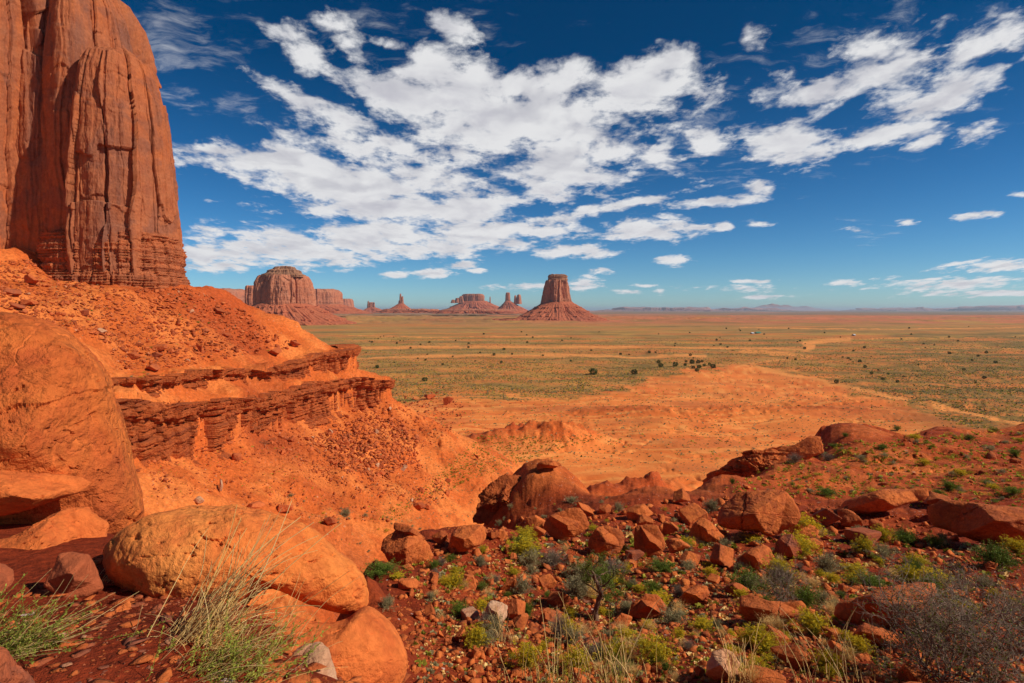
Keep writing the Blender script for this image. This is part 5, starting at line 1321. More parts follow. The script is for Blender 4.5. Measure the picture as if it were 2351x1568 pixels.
def kind(nm, mats, seeds, **kw):
    out = []
    for sd_ in seeds:
        (V, F, val), S, fl = bush(sd_, **kw)
        r_ = np.abs(V[:, :2]).max(); r_ = np.percentile(np.hypot(V[:, 0], V[:, 1]), 97); hgt = V[:, 2].max()
        parts = [('foliage', _m('foliage', V / r_, F, M[mats[0]], val)), ('stem', _m('stem', S[0] / r_, S[1], M[mats[1]]))]
        if fl is not None: parts.append(('flower_heads', _m('flower_heads', fl[0] / r_, fl[1], M['yellow'])))
        out.append((parts, hgt / r_))
    return out
K = {
 'sagebrush': kind('sagebrush', ('sage', 'twig'), (1, 2, 3), stems=120, leaf=34, h=.55, lsize=.055, wid=.4),
 'rabbitbrush': kind('rabbitbrush', ('rabbit', 'rabbit'), (4, 5, 6), stems=190, leaf=24, h=.6, lsize=.07, wid=.16, up=.7, flowers=22, droop=.0),
 'green_shrub': kind('green_shrub', ('green', 'bark'), (7, 8, 9), stems=140, leaf=42, h=.7, lsize=.055, wid=.45, up=.8, droop=.05),
 'grass_tuft': kind('grass_tuft', ('straw', 'straw'), (10, 11), stems=220, leaf=4, h=.7, lsize=.12, wid=.08, up=.9, tipbias=.05, stemr=.006, droop=.25),
 'dry_bush': kind('dry_bush', ('twig', 'twig'), (12, 13), stems=210, leaf=18, h=.55, lsize=.09, wid=.07, up=.6, stemr=.006),
}
# simplified single-mesh versions for small ones
def small_kind(kn_, n_, mat2=None):
    out = []
    for sd_ in (21, 22, 23):
        if kn_ == 'rabbitbrush': (V, F, val), S, fl = bush(sd_, 40, 12, .6, 1, .11, .22, .7, flowers=5)
        elif kn_ == 'grass_tuft': (V, F, val), S, fl = bush(sd_, 40, 7, .7, 1, .20, .10, .9, tipbias=.05)
        elif kn_ == 'dry_bush': (V, F, val), S, fl = bush(sd_, 50, 10, .55, 1, .13, .10, .6)
        elif kn_ == 'green_shrub': (V, F, val), S, fl = bush(sd_, 40, 16, .7, 1, .11, .45, .8)
        else: (V, F, val), S, fl = bush(sd_, 40, 14, .5, 1, .11, .45, .55)
        r_ = np.percentile(np.hypot(V[:, 0], V[:, 1]), 97); hg = V[:, 2].max() / r_
        mats = {'sagebrush': 'sage', 'rabbitbrush': 'rabbit', 'green_shrub': 'green', 'grass_tuft': 'straw', 'dry_bush': 'twig'}
        parts = [('foliage', _m(kn_, V / r_, F, M[mats[kn_]], val))]
        if fl is not None: parts.append(('flower_heads', _m('flower_heads', fl[0] / r_, fl[1], M['yellow'])))
        out.append((parts, hg))
    return out
KS = {k: small_kind(k, 3) for k in K}
pr = random.Random(9)
def plant(kn_, dx, dyb, wd, hd, label, group=None, cat=None, ymin=1.5, pos=None, big=True, idx=None, rz=None):
    p_ = dhit([dx], [dyb], ymin)[0] if pos is None else pos
    lst = (K if big else KS)[kn_]; parts, hg = lst[pr.randrange(len(lst)) if idx is None else idx]
    y = p_[1]; s = wd / D2 / FPX * y / 2; hs = hd / D2 / FPX * y / hg
    rz = pr.uniform(0, 6.28) if rz is None else rz
    if len(parts) == 1:
        r = bpy.data.objects.new(kn_, parts[0][1]); COL.objects.link(r)
    else:
        r = bpy.data.objects.new(kn_, None); COL.objects.link(r); r.empty_display_size = .1
        for nm, me in parts:
            c = bpy.data.objects.new(nm, me); COL.objects.link(c); c.parent = r
    r.location = (p_[0], y + s * .3, float(H(p_[0], y + s * .3)) - .01 * s if pos is None else p_[2] - .02 * s); r.scale = (s, s, hs); r.rotation_euler = (0, 0, rz)
    tag(r, label, cat or {'sagebrush': 'sagebrush', 'rabbitbrush': 'rabbitbrush', 'green_shrub': 'shrub', 'grass_tuft': 'grass tuft', 'dry_bush': 'dry bush'}[kn_], group)
    return r
PL = [
 ('rabbitbrush',1508,1528,104,80,'largest yellow flowering rabbitbrush, at bottom centre'),
 ('rabbitbrush',1413,1520,62,62,'yellow flowering brush between the straw tuft and the grey dry bush at bottom centre'),
 ('rabbitbrush',1303,1462,56,50,'yellow green brush left of the juniper foot, beside the pale grass'),
 ('rabbitbrush',1383,1416,28,24,'tiny green brush touching the juniper foot on its right'),
 ('rabbitbrush',1310,1416,34,26,'small green brush just left of the juniper foot'),
 ('rabbitbrush',1758,1498,84,58,'bright yellow rabbitbrush, left one of two at lower right'),
 ('rabbitbrush',1872,1462,82,66,'tall yellow green rabbitbrush, right one of two at lower right'),
 ('rabbitbrush',1757,1436,40,34,'small yellow brush in front of the plate-like rock'),
 ('rabbitbrush',1805,1436,38,36,'pale yellow brush between the plate-like rock and the large slab'),
 ('rabbitbrush',1412,1284,26,22,'small yellow brush at the foot of the left tall block'),
 ('rabbitbrush',1440,1316,24,28,'bright yellow green brush right of the small pointed rock'),
 ('rabbitbrush',1045,1318,28,20,'yellow brush under the flat-topped wedge boulder'),
 ('rabbitbrush',1180,1324,30,22,'yellow brush in the open ground left of the grey bush'),
 ('rabbitbrush',911,1332,36,18,'low yellow brush below the pear-shaped boulder'),
 ('rabbitbrush',1020,1345,30,24,'yellow brush beside the low rock among small shrubs'),
 ('rabbitbrush',1361,1218,26,16,'bright yellow brush behind the big rounded boulder'),
 ('rabbitbrush',1520,1246,26,14,'yellow brush between the tall squarish boulder and smooth rock'),
 ('rabbitbrush',1732,1245,50,22,'yellow brush at the foot of the largest block'),
 ('sagebrush',1549,1434,88,44,'silvery grey sagebrush right of the juniper, in front of the wide boulder'),
 ('sagebrush',1333,1378,76,62,'big grey sagebrush directly left of the juniper'),
 ('sagebrush',888,1398,46,34,'grey green sagebrush between the orange slab and the slope'),
 ('sagebrush',1103,1303,36,32,'rounded grey bush left of the bare grey thicket'),
 ('sagebrush',1147,1210,20,18,'little grey bush on the dark flank of the knoll'),
 ('sagebrush',1313,1155,40,16,'pale grey bush on the right shoulder of the knoll'),
 ('sagebrush',1420,1175,30,26,'grey bush in the gap behind the tall blocks'),
 ('sagebrush',1637,1175,46,34,'grey bush wedged beside the largest block'),
 ('sagebrush',792,1190,32,24,'dark grey bush beside the dark block on the slope'),
 ('sagebrush',1700,1245,46,30,'grey green bush left of the yellow one at the foot of the largest block'),
 ('sagebrush',1975,1222,34,16,'pale round bush in front of the hollowed rock'),
 ('sagebrush',1583,1310,50,26,'grey bush right of the dark green bush at centre'),
 ('green_shrub',1722,1364,112,62,'bright green feathery bush below the triangular-faced boulder'),
 ('green_shrub',1856,1400,82,64,'dark glossy green bush left of the largest foreground slab'),
 ('green_shrub',2300,1306,116,66,'rich green bush at the right edge below the massive outcrop'),
 ('green_shrub',2086,1254,74,46,'green bush right of the dark cracked rock'),
 ('green_shrub',872,1324,104,30,'low spreading green bush between the pear-shaped boulder and the orange slab'),
 ('green_shrub',1192,1258,58,30,'olive green bush in front of the low tilted block'),
 ('green_shrub',1526,1314,86,32,'dark green bush below the squarish tall boulder'),
 ('green_shrub',2004,1348,88,34,'yellow-green thicket behind the largest foreground slab'),
 ('green_shrub',1212,1416,40,40,'small bright green shrub right of the pale squarish rock'),
 ('green_shrub',1905,1140,58,20,'round green bush on the terrace left of the long slab'),
 ('green_shrub',2185,1128,50,34,'upright dark bush on the terrace above the long slab'),
 ('green_shrub',2330,1140,50,24,'dark bush on the terrace at the right edge'),
 ('green_shrub',2270,1112,36,16,'dark round bush left of the bush at the terrace edge'),
 ('green_shrub',2062,990,22,16,'bush on the skyline of the terrace, left of centre right'),
 ('green_shrub',1942,1005,20,16,'bright bush at the left tip of the terrace edge'),
 ('green_shrub',1915,1028,26,14,'dark bush just below the left tip of the terrace edge'),
 ('green_shrub',2335,1050,36,22,'dark bush high on the terrace at the right edge'),
 ('green_shrub',1682,1112,16,20,'upright green sprig on the rocky rim'),
 ('dry_bush',1270,1300,84,44,'bare grey thicket between the green bush and the grey sagebrush'),
 ('dry_bush',1405,1330,110,52,'lilac grey dry bush behind the juniper crown'),
 ('dry_bush',1375,1520,80,60,'grey dry bush at bottom centre left of the yellow brush'),
 ('dry_bush',1810,1345,80,50,'leafless grey bush right of the bright green feathery bush'),
 ('dry_bush',1828,1062,46,28,'silvery dead bush beside the crag of the rim'),
 ('dry_bush',1905,1058,36,22,'grey bush at the foot of the terrace edge right of the crag'),
 ('grass_tuft',1735,1585,80,78,'thick straw-coloured grass tuft right of the pinkish grey block'),
 ('grass_tuft',1340,1462,80,42,'pale yellow grass clump in front of the juniper'),
 ('grass_tuft',1445,1520,70,78,'pale feathery grass behind the yellow brush at bottom centre'),
 ('grass_tuft',1120,1370,44,30,'pale grass tuft above the pale squarish rock'),
 ('grass_tuft',1070,1352,40,28,'straw tuft in front of the low rock among small shrubs'),
 ('grass_tuft',1870,1352,60,44,'straw grass between the dry bush and the thicket at right'),
 ('grass_tuft',2060,1330,60,36,'straw grass above the largest foreground slab'),
]
for k_, a, b, wd, hd, lab in PL:
    plant(k_, a, b, wd, hd, lab, 'shrubs of the near slope', ymin=6 if a > 860 else 20)
SHN = {'sagebrush': 'grey sagebrush', 'rabbitbrush': 'yellow flowering brush', 'green_shrub': 'green shrub', 'grass_tuft': 'pale grass tuft', 'dry_bush': 'bare grey bush'}
def plants(poly, n, lo, hi, mix_, group, ymin, seed, asp=.6, bigpx=26):
    P2 = inpoly(n, poly, random.Random(seed)); P2 = P2[np.argsort(P2[:, 1])]; W_ = dhit(P2[:, 0], P2[:, 1], ymin); sz = pw(n, lo, hi, 2.0)
    for i in range(n):
        k_ = pr.choice(mix_)
        lb = where(P2[i, 0], P2[i, 1], sizeword(sz[i], lo, hi) + ' ' + SHN[k_])
        plant(k_, 0, 0, sz[i], sz[i] * asp * pr.uniform(.8, 1.2), lb, group, pos=W_[i], big=sz[i] > bigpx)
plants([(940,1300),(1150,1240),(1650,1200),(2351,1260),(2351,1400),(1900,1568),(1200,1568),(960,1400)], 280, 18, 88, ['sagebrush'] * 3 + ['rabbitbrush'] * 4 + ['green_shrub'] * 2 + ['grass_tuft'] * 3 + ['dry_bush'] * 2, 'shrubs of the near slope', 6.5, 31, .75, 22)
plants([(1880,1020),(2351,985),(2351,1170),(2100,1130),(1860,1150),(1700,1120)], 185, 9, 34, ['sagebrush'] * 4 + ['rabbitbrush'] * 4 + ['green_shrub'] * 2, 'shrubs dotted over the terrace', 25, 33, .5)
plants([(1100,1180),(1330,1140),(1560,1150),(1650,1190),(1250,1240)], 30, 8, 22, ['sagebrush'] * 3 + ['rabbitbrush'] * 2, 'shrubs around the knoll', 20, 34, .6)
plants([(600,1130),(900,1180),(1000,1230),(850,1290),(760,1230),(640,1190)], 46, 6, 20, ['sagebrush'] * 3 + ['rabbitbrush'] * 2 + ['grass_tuft'], 'small shrubs on the slope beyond the smooth boulder', 40, 35, .6)
plants([(270,850),(430,860),(520,880),(430,885),(275,885)], 24, 5, 12, ['sagebrush'] * 2 + ['rabbitbrush'] * 3, 'small shrubs on the bench of the cliff', 60, 36, .5)
plants([(30,690),(250,700),(430,690),(600,770),(640,810),(300,800),(120,740)], 30, 5, 11, ['sagebrush', 'rabbitbrush', 'green_shrub'], 'small shrubs in the debris under the tower', 60, 37, .5)

# ---- leaf clump stuff: small plants beyond count
def clumps(name, P_, size, mat, seed, k=7, flat=.65):
    rs = np.random.RandomState(seed); n = len(P_)
    d = rs.normal(size=(n, k, 3)); d[..., 2] = np.abs(d[..., 2]) * .8 + .15; d /= np.linalg.norm(d, axis=2)[..., None]
    C_ = P_[:, None, :] + d * size[:, None, None] * rs.uniform(.3, .9, (n, k, 1)) * np.array([1, 1, flat])
    V, F = leaves(rs, C_.reshape(-1, 3) - d.reshape(-1, 3) * np.repeat(size, k)[:, None] * .35, d.reshape(-1, 3), np.repeat(size, k) * .95, .9, .45)
    val = np.repeat(np.clip(np.repeat(rs.uniform(0, 1, n), k) * .7 + rs.uniform(0, .3, n * k), 0, 1), 4)
    o = mk(name, V, F, mat, smooth=False, attrs={'v': val}); tag(o, kind='stuff'); return o
def stuff_region(poly, n, ymin, seed, lo, hi, powr=2.2, metres=False):
    P2 = inpoly(n, poly, random.Random(seed)); W_ = dhit(P2[:, 0], P2[:, 1], ymin)
    rs = np.random.RandomState(seed); s = lo * (1 - rs.uniform(0, 1, n) * (1 - (hi / lo) ** (1 - powr))) ** (1 / (1 - powr))
    return W_, (s if metres else s / D2 / FPX * W_[:, 1] / 2)
def valley_scrub():
    rs = np.random.RandomState(5)
    # laid out on the floor itself: thinning with distance
    n = 210000
    u = rs.uniform(-.55, 1.05, n); yy = np.exp(rs.uniform(math.log(225), math.log(1250), n))
    x = u * yy; y = yy
    dx = (512 + FPX * x / y) * D2; dy = (HOR + FPX * 60 / y) * D2
    jx = dx + 60 * fbm(x / 26, y / 26, oct=3, seed=111); jy = dy + 20 * fbm(x / 26, y / 26, oct=5, seed=112, rough=.65)
    sd_ = poly_sdf(jx, jy, FAN)
    z = H(x, y)
    patch = fbm(x / 40, y / 40, oct=3, seed=141)
    pr_ = np.where(sd_ > 0, np.clip(.55 + patch * 1.2, .10, 1) * (.35 + .65 * sstep(1200, 500, y)), .05) * (z < -56)
    for ln, w_ in (([(780,798),(1200,797),(1500,798),(1780,801),(1850,803),(1868,795)], 3), ([(1850,803),(1868,796),(1846,789),(1900,782),(1950,779)], 6), ([(820,824),(1000,817),(1300,816),(1480,820),(1620,816)], 4.0), ([(1740,846),(1850,868),(1990,896),(2150,935),(2400,990)], 4)):
        d, _ = line_dist(dx, dy, ln); pr_ = np.where(d < w_, pr_ * .08, pr_)
    ok = rs.uniform(0, 1, n) < pr_
    P_ = np.stack([x, y, z], 1)[ok]; s = rs.uniform(.22, .62, ok.sum()) * (1 + y[ok] / 1800)
    c = rs.uniform(0, 1, ok.sum())
    for nm, lo, hi, mt in (('sage_scrub', 0, .55, 'sage'), ('dark_scrub', .55, .70, 'valley'), ('yellow_scrub', .70, 1.01, 'rabbit')):
        m = (c >= lo) & (c < hi); clumps(nm, P_[m], s[m], M[mt], 7, 5)
valley_scrub()
W1, s1 = stuff_region([(700,1010),(1100,960),(1400,900),(1900,900),(2100,960),(1850,1010),(1600,1110),(1300,1080),(1080,1200),(900,1200)], 2200, 80, 61, 2.0, 5.6)
clumps('sage_scrub', W1, s1 * 1.0, M['sage'], 8, 7)
W1, s1 = stuff_region([(900,1200),(1060,1110),(1230,1050),(1400,1000),(1100,1000),(960,1130),(860,1190)], 1300, 80, 62, 2.4, 6)
clumps('yellow_scrub', W1, s1, M['rabbit'], 9, 7)
W1, s1 = stuff_region([(1640,1130),(1880,1020),(2351,985),(2351,1180),(1900,1150)], 800, 25, 63, 4, 11)
clumps('yellow_scrub', W1, s1, M['rabbit'], 10, 12)
W1, s1 = stuff_region([(940,1300),(1150,1240),(1650,1200),(2351,1260),(2351,1568),(960,1568)], 2600, 6.5, 64, 6, 20)
for a, mt in ((0, 'rabbit'), (1, 'sage'), (2, 'straw')): clumps('herb_cover', W1[a::3], s1[a::3], M[mt], 11 + a, 26, .5)
W1, s1 = stuff_region(T1, 500, 60, 65, 2, 4.5); clumps('sage_scrub', W1, s1, M['sage'], 15, 6)
W1, s1 = stuff_region(T4, 260, 60, 66, 2, 5.5); clumps('sage_scrub', W1, s1, M['rabbit'], 16, 6)

# ---- junipers standing in the valley
def valley_tree(seed):
    rs = np.random.RandomState(seed); n = 520
    d = rs.normal(size=(n, 3)); d /= np.linalg.norm(d, axis=1)[:, None]
    lump = 1 + .28 * fbm(d[:, 0] * 1.8 + seed, d[:, 1] * 1.8, d[:, 2] * 1.8, oct=2, seed=seed)
    C_ = d * (lump * rs.uniform(.55, 1, n))[:, None] * np.array([1, 1, .85]) + np.array([0, 0, .8]); C_[:, 2] = np.maximum(C_[:, 2], .04)
    V, F = leaves(rs, C_, d, np.full(n, .26), .8, .6)
    T = tube([(0, 0, -.1), (.03, .02, .4), (.0, .05, .9)], .10, .04, 5)
    return _m('crown', V, F, M['valley'], np.repeat(rs.uniform(0, 1, n), 4)), _m('trunk', T[0], T[1], M['bark'])
VT = [valley_tree(s_) for s_ in (1, 2, 3, 4)]
def vtree(dx, dy, hd, label, pos=None, parts=True):
    p_ = dhit([dx], [dy], 150)[0] if pos is None else pos
    s = hd / D2 / FPX * p_[1] / 1.65; cr, tk = VT[pr.randrange(4)]
    if parts:
        r = empty('juniper_tree', p_, pr.uniform(0, 6.28)); r.scale = (s, s, s * pr.uniform(.85, 1.1))
        for nm, me in (('crown', cr), ('trunk', tk)):
            c = bpy.data.objects.new(nm, me); COL.objects.link(c); c.parent = r
    else:
        r = bpy.data.objects.new('juniper_tree', cr); COL.objects.link(r); r.location = p_; r.scale = (s, s, s * pr.uniform(.8, 1.1)); r.rotation_euler = (0, 0, pr.uniform(0, 6))
    tag(r, label, 'juniper', 'dark junipers dotted over the valley floor'); return r
for a, b, h_, lab in ((1362,860,15,'largest round juniper alone on the valley floor, left one of a pair'), (1456,859,12,'round juniper alone on the valley floor, right one of a pair'), (975,875,10,'juniper alone near the left slope on the valley floor'),
                      (1920,880,8,'dark juniper alone in the plain right of the sand fan')): vtree(a, b, h_, lab)
CLN = ['leftmost juniper','higher juniper near the left end','third juniper from the left','small juniper in the middle top','middle juniper','juniper right of the middle one','lower middle juniper','lower right juniper','lowest juniper','small juniper beside the right end','rightmost juniper','small upper right juniper','topmost juniper','small upper juniper left of middle']
for i, (a, b, h_) in enumerate(((1517,843,9),(1512,834,7),(1551,841,10),(1573,840,6),(1589,835,9),(1603,834,8),(1592,846,7),(1605,845,8),(1600,853,8),(1617,841,6),(1637,845,10),(1629,839,6),(1612,832,5),(1575,832,5))):
    vtree(a, b, h_, CLN[i] + ' of the cluster at the tip of the sand fan')
def where_tree(x, y):
    L_ = [(1362,858,'the largest round juniper'),(1456,858,'the right one of the round juniper pair'),(975,873,'the juniper alone near the left slope'),(1580,838,'the juniper cluster'),(1850,795,'the bend of the dry wash'),(1740,764,'the green-roofed house'),(1920,878,'the juniper alone right of the sand fan'),
          (1278,738,'the foot of the capped butte'),(690,748,'the apron of the round butte'),(1300,797,'the long sandy track'),(2300,760,'the right edge of the plain'),(2200,830,'the dark plain at right'),(1050,816,'the pale sand strip'),(1960,770,'the small hut')]
    o_ = sorted(L_, key=lambda l: math.hypot((l[0] - x) * .6, (l[1] - y) * 2))
    for l in o_[:5]:
        ex, ey = x - l[0], y - l[1]
        for side in ((('right of ' if ex > 0 else 'left of '), ('in front of ' if ey > 0 else 'beyond ')) if abs(ex) > abs(ey) else (('in front of ' if ey > 0 else 'beyond '), ('right of ' if ex > 0 else 'left of '))):
            for q_ in (('', 'close ') if abs(ex) < 90 else ('', 'far ')):
                s_ = 'tiny dark juniper ' + q_ + side + l[2]
                if s_ not in _used: _used.add(s_); return s_
    return 'tiny dark juniper out on the open plain'
P2 = inpoly(110, [(820,765),(1300,755),(2351,745),(2351,900),(2050,880),(1750,830),(1400,830),(820,850)], random.Random(71)); Wt = dhit(P2[:, 0], P2[:, 1], 200)
for i in range(len(P2)):
    s_ = pr.uniform(2.2, 5.5) * (0.6 + (P2[i, 1] - 745) / 150)
    vtree(0, 0, s_, where_tree(P2[i, 0], P2[i, 1]), pos=Wt[i], parts=False)

# ---- the near juniper with its twisted trunk
def near_juniper():
    b = dhit([1372], [1424], 6)[0]; sc_ = b[1] / FPX / D2          # metres per wide-view pixel here
    rs = np.random.RandomState(3)
    o = empty('juniper_tree', b); tag(o, 'gnarled little juniper with twisted bare trunk leaning right, at bottom centre', 'juniper')
    def L3(pts_): return np.array([((x - 1372) * sc_, yy, (1424 - z) * sc_) for x, z, yy in pts_])
    def spl(P_, n=14):
        t_ = np.linspace(0, len(P_) - 1, n); k = np.minimum(t_.astype(int), len(P_) - 2); f = (t_ - k)[:, None]
        Q = P_[k] * (1 - f) + P_[k + 1] * f
        return Q + rs.normal(size=Q.shape) * .008
    tr = L3([(1370,1430,0),(1366,1405,0),(1372,1385,.02),(1380,1365,.0),(1376,1350,-.03),(1368,1330,-.02),(1360,1310,0)])
    tv, tf = tube(spl(tr, 20), .085, .03, 9)
    a_ = np.arctan2(tv[:, 1], tv[:, 0]); tv = tv + .012 * np.stack([np.cos(a_ * 3 + tv[:, 2] * 9), np.sin(a_ * 3 + tv[:, 2] * 9), a_ * 0], 1)
    tk = mk('trunk', tv, tf, M['bark'], o, attrs={'v': rs.uniform(0, 1, len(tv))})
    limbs = [[(1380,1362,0),(1398,1352,.1),(1418,1345,.15),(1432,1340,.2)], [(1376,1350,0),(1392,1335,-.1),(1405,1318,-.15),(1408,1302,-.1)], [(1368,1330,0),(1352,1322,.1),(1338,1312,.15)], [(1360,1310,0),(1372,1296,.1),(1388,1286,.1)],
             [(1360,1312,0),(1348,1300,-.1),(1352,1288,-.1)], [(1398,1352,.1),(1412,1366,.0),(1425,1374,-.1)], [(1376,1352,0),(1390,1368,-.2),(1404,1380,-.25)], [(1366,1335,0),(1385,1328,.25),(1400,1330,.4)], [(1380,1362,0),(1350,1350,.2),(1340,1345,.3)]]
    Lv = []; vals = []
    for lm in limbs:
        P_ = spl(L3(lm), 9); V, F = tube(P_, .028, .010, 5)
        mk('limb', V, F, M['bark'], o, attrs={'v': rs.uniform(0, 1, len(V))})
        for j in range(11):
            q_ = P_[rs.randint(3, 9)]; dirn = rs.normal(size=3) + np.array([0, 0, .5])
            T_ = bend(rs, q_, dirn, rs.uniform(.12, .32), .8, 6)
            C_ = T_[rs.randint(1, 6, 60)] + rs.normal(size=(60, 3)) * .028
            Lv.append(leaves(rs, C_, np.tile(T_[-1] - T_[0], (60, 1)) / .2, np.full(60, .045), .3, .7)); vals.append(np.repeat(np.clip(rs.normal(rs.uniform(.2, .8), .15, 60), 0, 1), 4))
    V, F = join(Lv); mk('crown', V, F, M['juniper'], o, attrs={'v': np.concatenate(vals)}, smooth=False)
    tw_ = [tube(bend(rs, (L3([(rs.uniform(1345, 1425), rs.uniform(1290, 1350), rs.uniform(-.2, .3))])[0]), rs.normal(size=3) + np.array([0, 0, .3]), rs.uniform(.15, .4), .8, 6, 0, .1), .005, .002) for _ in range(46)]
    V, F = join(tw_); mk('dead_twigs', V, F, M['twig'], o, attrs={'v': rs.uniform(0.3, 1, len(V))})
near_juniper()

# ---- big bare thorn bush at the lower right
def branchy(rs, base, d, L, r, depth, out, leafp, wig=.16):
    n = 7; P_ = bend(rs, base, d, L, .7, n, -.05, wig); out.append(tube(P_, r, r * .45, 4 if depth < 2 else 3))
    if depth >= 4 or L < .07: leafp.append(P_[-1]); return
    for k in range(rs.randint(3, 5) if depth < 3 else 3):
        j = rs.randint(2, n); dd = (P_[j] - P_[j - 1]); dd = dd / np.linalg.norm(dd) + rs.normal(size=3) * .62 + np.array([0, 0, .10])
        branchy(rs, P_[j], dd, L * rs.uniform(.5, .78), max(r * .6, .0028), depth + 1, out, leafp, wig)
def thorn(dx, dyb, wd, hd, seed, label, stems, leaf=True, ymin=5, mat='twig', name='thorn_bush'):
    b = dhit([dx], [dyb], ymin)[0]; sc_ = b[1] / FPX / D2; rs = np.random.RandomState(seed)
    o = empty(name, b); tag(o, label, 'bare bush', 'bare bushes at lower right')
    Lh = hd * sc_; lw = wd * sc_ / 2; lp = []
    for i in range(stems):
        a = rs.uniform(0, 6.28); e = rs.uniform(.1, .95); out = []
        base = np.array([rs.normal() * lw * .28, rs.normal() * lw * .2, -.05])
        branchy(rs, base, (math.cos(a) * math.sin(e) * lw / Lh, math.sin(a) * math.sin(e) * .6, math.cos(e)), Lh * rs.uniform(.38, .6), .014, 0, out, lp)
        V, F = join(out); mk('branch', V, F, M[mat], o, attrs={'v': np.clip(np.repeat(rs.uniform(0, 1), len(V)) * .6 + rs.uniform(0, .4, len(V)), 0, 1)})
    if leaf and lp:
        lp = np.array(lp); k = 2; C_ = np.repeat(lp, k, 0) + rs.normal(size=(len(lp) * k, 3)) * .03
        sel = (C_[:, 2] < Lh * .8) & (rs.uniform(0, 1, len(C_)) < .45); C_ = C_[sel]
        V, F = leaves(rs, C_, rs.normal(size=C_.shape), np.full(len(C_), .028), .5, .8)
        mk('foliage', V, F, M['green'], o, attrs={'v': np.repeat(rs.uniform(0, 1, len(C_)), 4)}, smooth=False)
    return o
thorn(2180, 1560, 330, 270, 1, 'large tangled bare thorn bush filling the lower right corner', 26)
thorn(2330, 1500, 200, 220, 2, 'tall bare bush cut off by the right edge, behind the tangled one', 14)
thorn(1790, 1390, 110, 100, 4, 'open bare bush with a few leaves behind the dark green bush', 8)
thorn(940, 1425, 1, 1, 5, 'tiny bare bush', 1) if False else None

# ---- grasses at the viewer's feet
def tussock(dx, dyb, y, seed, n, L, lean, label, spread=.05, green=0, gl=.3, straw_r=.0022, fan=.25, name='grass_tussock', w2=.12):
    x = (dx / D2 - 512) / FPX * y; z = float(H(x, y)); rs = np.random.RandomState(seed)
    o = empty(name, (x, y, z)); tag(o, label, 'grass clump', 'grass clumps at the viewer\'s feet')
    st = []
    for i in range(n):
        d = np.array(lean) + rs.normal(size=3) * fan; d[2] = abs(d[2])
        P_ = bend(rs, rs.normal(size=3) * np.array([spread, spread * .6, 0]), d, L * rs.uniform(.35, 1.0), .45, 12, .10, .03)
        r_ = straw_r * rs.uniform(.6, 1.2); st.append(tube(P_, r_, r_ * .5))
    if st: V, F = join(st); mk('dry_stalks', V, F, M['straw'], o, attrs={'v': np.clip(np.repeat(rs.uniform(0, 1, len(st)), len(st[0][0])), 0, 1)})
    if green:
        lv_, s2, vv = [], [], []
        for i in range(green):
            d = np.array(lean) * .8 + rs.normal(size=3) * (fan + .12); d[2] = abs(d[2]) + .05
            P_ = bend(rs, rs.normal(size=3) * np.array([w2, w2 * .5, 0]), d, gl * rs.uniform(.5, 1.1), .5, 10, .05, .03)
            s2.append(tube(P_, .0016, .0008)); m = 32
            t_ = rs.uniform(2, 8.99, m); k = t_.astype(int); f = (t_ - k)[:, None]
            C_ = P_[k] * (1 - f) + P_[k + 1] * f
            lv_.append(leaves(rs, C_, np.tile(P_[-1] - P_[0], (m, 1)) / gl, np.full(m, .013), .40, .6)); vv.append(np.repeat(np.clip(rs.normal(rs.uniform(.3, .8), .15, m), 0, 1), 4))
        V, F = join(lv_); mk('foliage', V, F, M['greenstem'], o, attrs={'v': np.concatenate(vv)}, smooth=False)
        V, F = join(s2); mk('green_stems', V, F, M['greenstem'], o, attrs={'v': rs.uniform(.3, 1, len(V))})
    return o
M['greenstem'] = leaf_mat('feathery_green', (0.16,0.20,0.015), (0.48,0.48,0.08), trans=.3)
tussock(430, 1480, 2.95, 1, 62, .78, (.42, .15, .60), 'tall golden dry grass clump arching over the orange slab', .09, 0, fan=.16, straw_r=.0036)
tussock(440, 1490, 2.9, 2, 120, .42, (.55, .1, .42), 'short tangled straw around the base of the tall golden grass', .10, 0, fan=.28, straw_r=.0022)
tussock(490, 1600, 2.62, 3, 60, .42, (.62, .1, .42), 'feathery green clump mixed with straw at the bottom, left of the white-crusted rock', .12, 95, .27, fan=.16, w2=.13)
tussock(-30, 1500, 2.75, 4, 70, .50, (.75, .1, .30), 'bushy green clump with long straw at the left edge', .09, 150, .34, fan=.2, w2=.14)
tussock(235, 1320, 4.0, 5, 22, .22, (.55, .1, .42), 'short straw wisp beside the dark angular block', .03, 0, fan=.2)
tussock(590, 1500, 3.0, 6, 26, .50, (.45, .1, .62), 'thin sprays of dry grass in front of the dark cavity under the orange slab', .10, 20, .2, fan=.2)
def far_tuss(dx, dyb, seed, n, hd, label, lean=(0.08, 0, 1), green=0, fan=.16, spread=.12):
    b = dhit([dx], [dyb], 6)[0]; sc_ = b[1] / FPX / D2
    tussock(dx, dyb, b[1], seed, n, hd * sc_, lean, label, spread, green, hd * sc_ * .6, .006, fan)
far_tuss(1400, 1600, 11, 60, 210, 'tall pale stalks rising at the bottom centre of the picture', green=50, spread=.35, fan=.12)
far_tuss(1700, 1580, 12, 26, 150, 'few long pale stalks beside the pinkish grey block', spread=.10)
far_tuss(1920, 1575, 13, 34, 190, 'scattered long curved stalks left of the tangled thorn bush', lean=(-.1, 0, 1), spread=.4, fan=.22)
far_tuss(1155, 1475, 14, 18, 90, 'upright straw stalks in front of the pale squarish rock', spread=.10)
far_tuss(1275, 1590, 15, 40, 120, 'loose straw and green herbs at the bottom edge, left of the tall pale stalks', green=40, spread=.4)

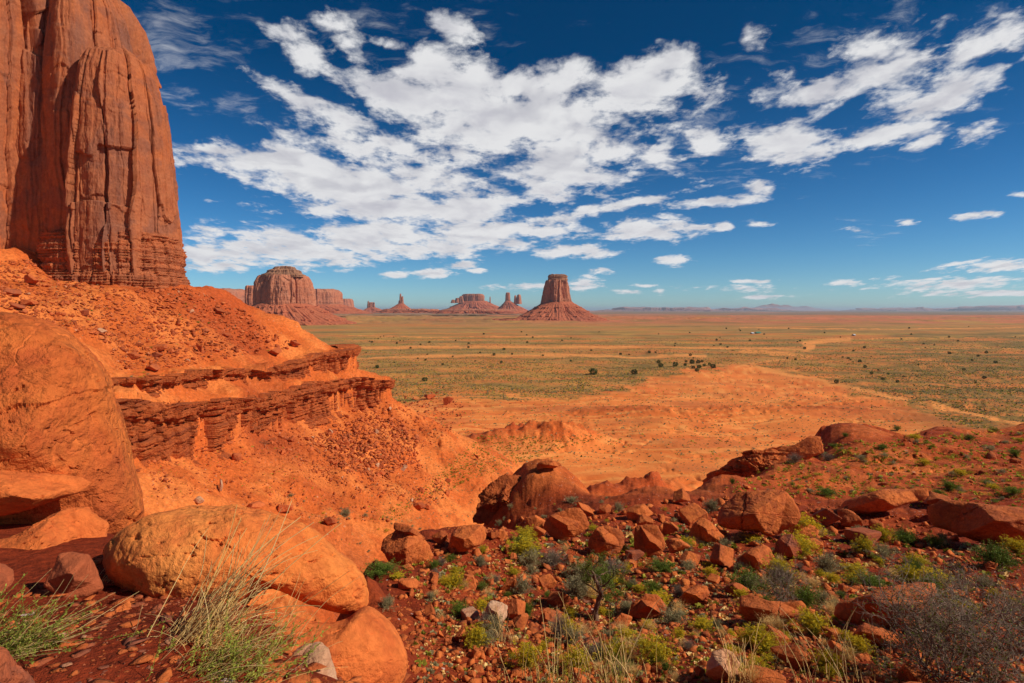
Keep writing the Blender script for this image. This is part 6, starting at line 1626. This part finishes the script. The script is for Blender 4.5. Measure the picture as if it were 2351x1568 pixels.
# ---- small traces of people far out in the valley
def simple_mat(name, c, rough=.6):
    m = bpy.data.materials.new(name); m.use_nodes = True; t = NT(m.node_tree); bs = t.n['Principled BSDF']
    n_ = t.noise(t.n.new('ShaderNodeNewGeometry').outputs['Position'], 1.5, 4)
    t.l.new(t.mix(n_, tuple(v * .85 for v in c), c), bs.inputs['Base Color']); bs.inputs['Roughness'].default_value = rough; return m
M['white'] = simple_mat('white_paint', (.8, .8, .8), .4); M['glass'] = simple_mat('dark_glass', (.03, .035, .04), .1); M['tyre'] = simple_mat('tyre_rubber', (.03, .03, .03), .9)
M['teal'] = simple_mat('green_roof_paint', (.03, .30, .20), .5); M['wall'] = simple_mat('tan_wall', (.5, .32, .2), .8)
def bxm(parts):
    out = []
    for (x0, x1, y0, y1, z0, z1, *tp) in parts:
        k = tp[0] if tp else 0
        v = np.array([(x0, y0, z0), (x1, y0, z0), (x1, y1, z0), (x0, y1, z0), (x0 + k, y0 + k, z1), (x1 - k, y0 + k, z1), (x1 - k, y1 - k, z1), (x0 + k, y1 - k, z1)], float)
        f = np.array([(0, 3, 2, 1), (4, 5, 6, 7), (0, 1, 5, 4), (1, 2, 6, 5), (2, 3, 7, 6), (3, 0, 4, 7)]); out.append((v, f))
    return join(out)
def camper():
    p_ = dhit([691], [775], 300)[0]; o = empty('camper_van', p_, .5); tag(o, 'white camper van parked far off beyond the slope', 'camper van')
    for nm, pr_, mt in (('body', [(-4, 2.2, -1.1, 1.1, .6, 3.1, .1), (2.2, 4.0, -1.05, 1.05, .6, 1.9, .2), (1.2, 3.0, -1.05, 1.05, 2.2, 3.1, .15)], 'white'), ('window', [(-3, -1.2, -1.13, -1.1, 1.7, 2.4), (2.25, 2.6, -.9, .9, 1.95, 2.2)], 'glass'),
                        ('wheel', [(-2.9, -2.1, -1.12, -.85, 0, .8, .12)], 'tyre'), ('wheel', [(2.3, 3.1, -1.12, -.85, 0, .8, .12)], 'tyre')):
        V, F = bxm(pr_); mk(nm, V, F, M[mt], o, smooth=False)
camper()
def house(dx, dy, w_, h_, label, roofm):
    p_ = dhit([dx], [dy], 500)[0]; o = empty('house', p_, .2); tag(o, label, 'house', 'houses far out on the plain')
    V, F = bxm([(-w_, w_, -4, 4, 0, h_)]); mk('wall', V, F, M['wall'], o, smooth=False)
    v = np.array([(-w_ - .5, -4.6, h_), (w_ + .5, -4.6, h_), (w_ + .5, 4.6, h_), (-w_ - .5, 4.6, h_), (-w_ - .5, 0, h_ + 2.2), (w_ + .5, 0, h_ + 2.2)], float)
    f = np.array([(0, 1, 5, 4), (2, 3, 4, 5), (0, 4, 3, 3), (1, 2, 5, 5)]); mk('roof', v, np.array([(0, 1, 5, 4), (2, 3, 4, 5)]), M[roofm], o, smooth=False)
    mk('gable', v, np.array([(0, 4, 3), (1, 2, 5)]), M['wall'], o, smooth=False)
house(1740, 766, 6.5, 2.6, 'low house with a green roof far out on the plain', 'teal')
house(1727, 767, 3, 2.2, 'pale shed left of the house with a green roof', 'white')
house(1960, 771, 2, 2, 'small white-roofed hut right of the green roofed house', 'white')
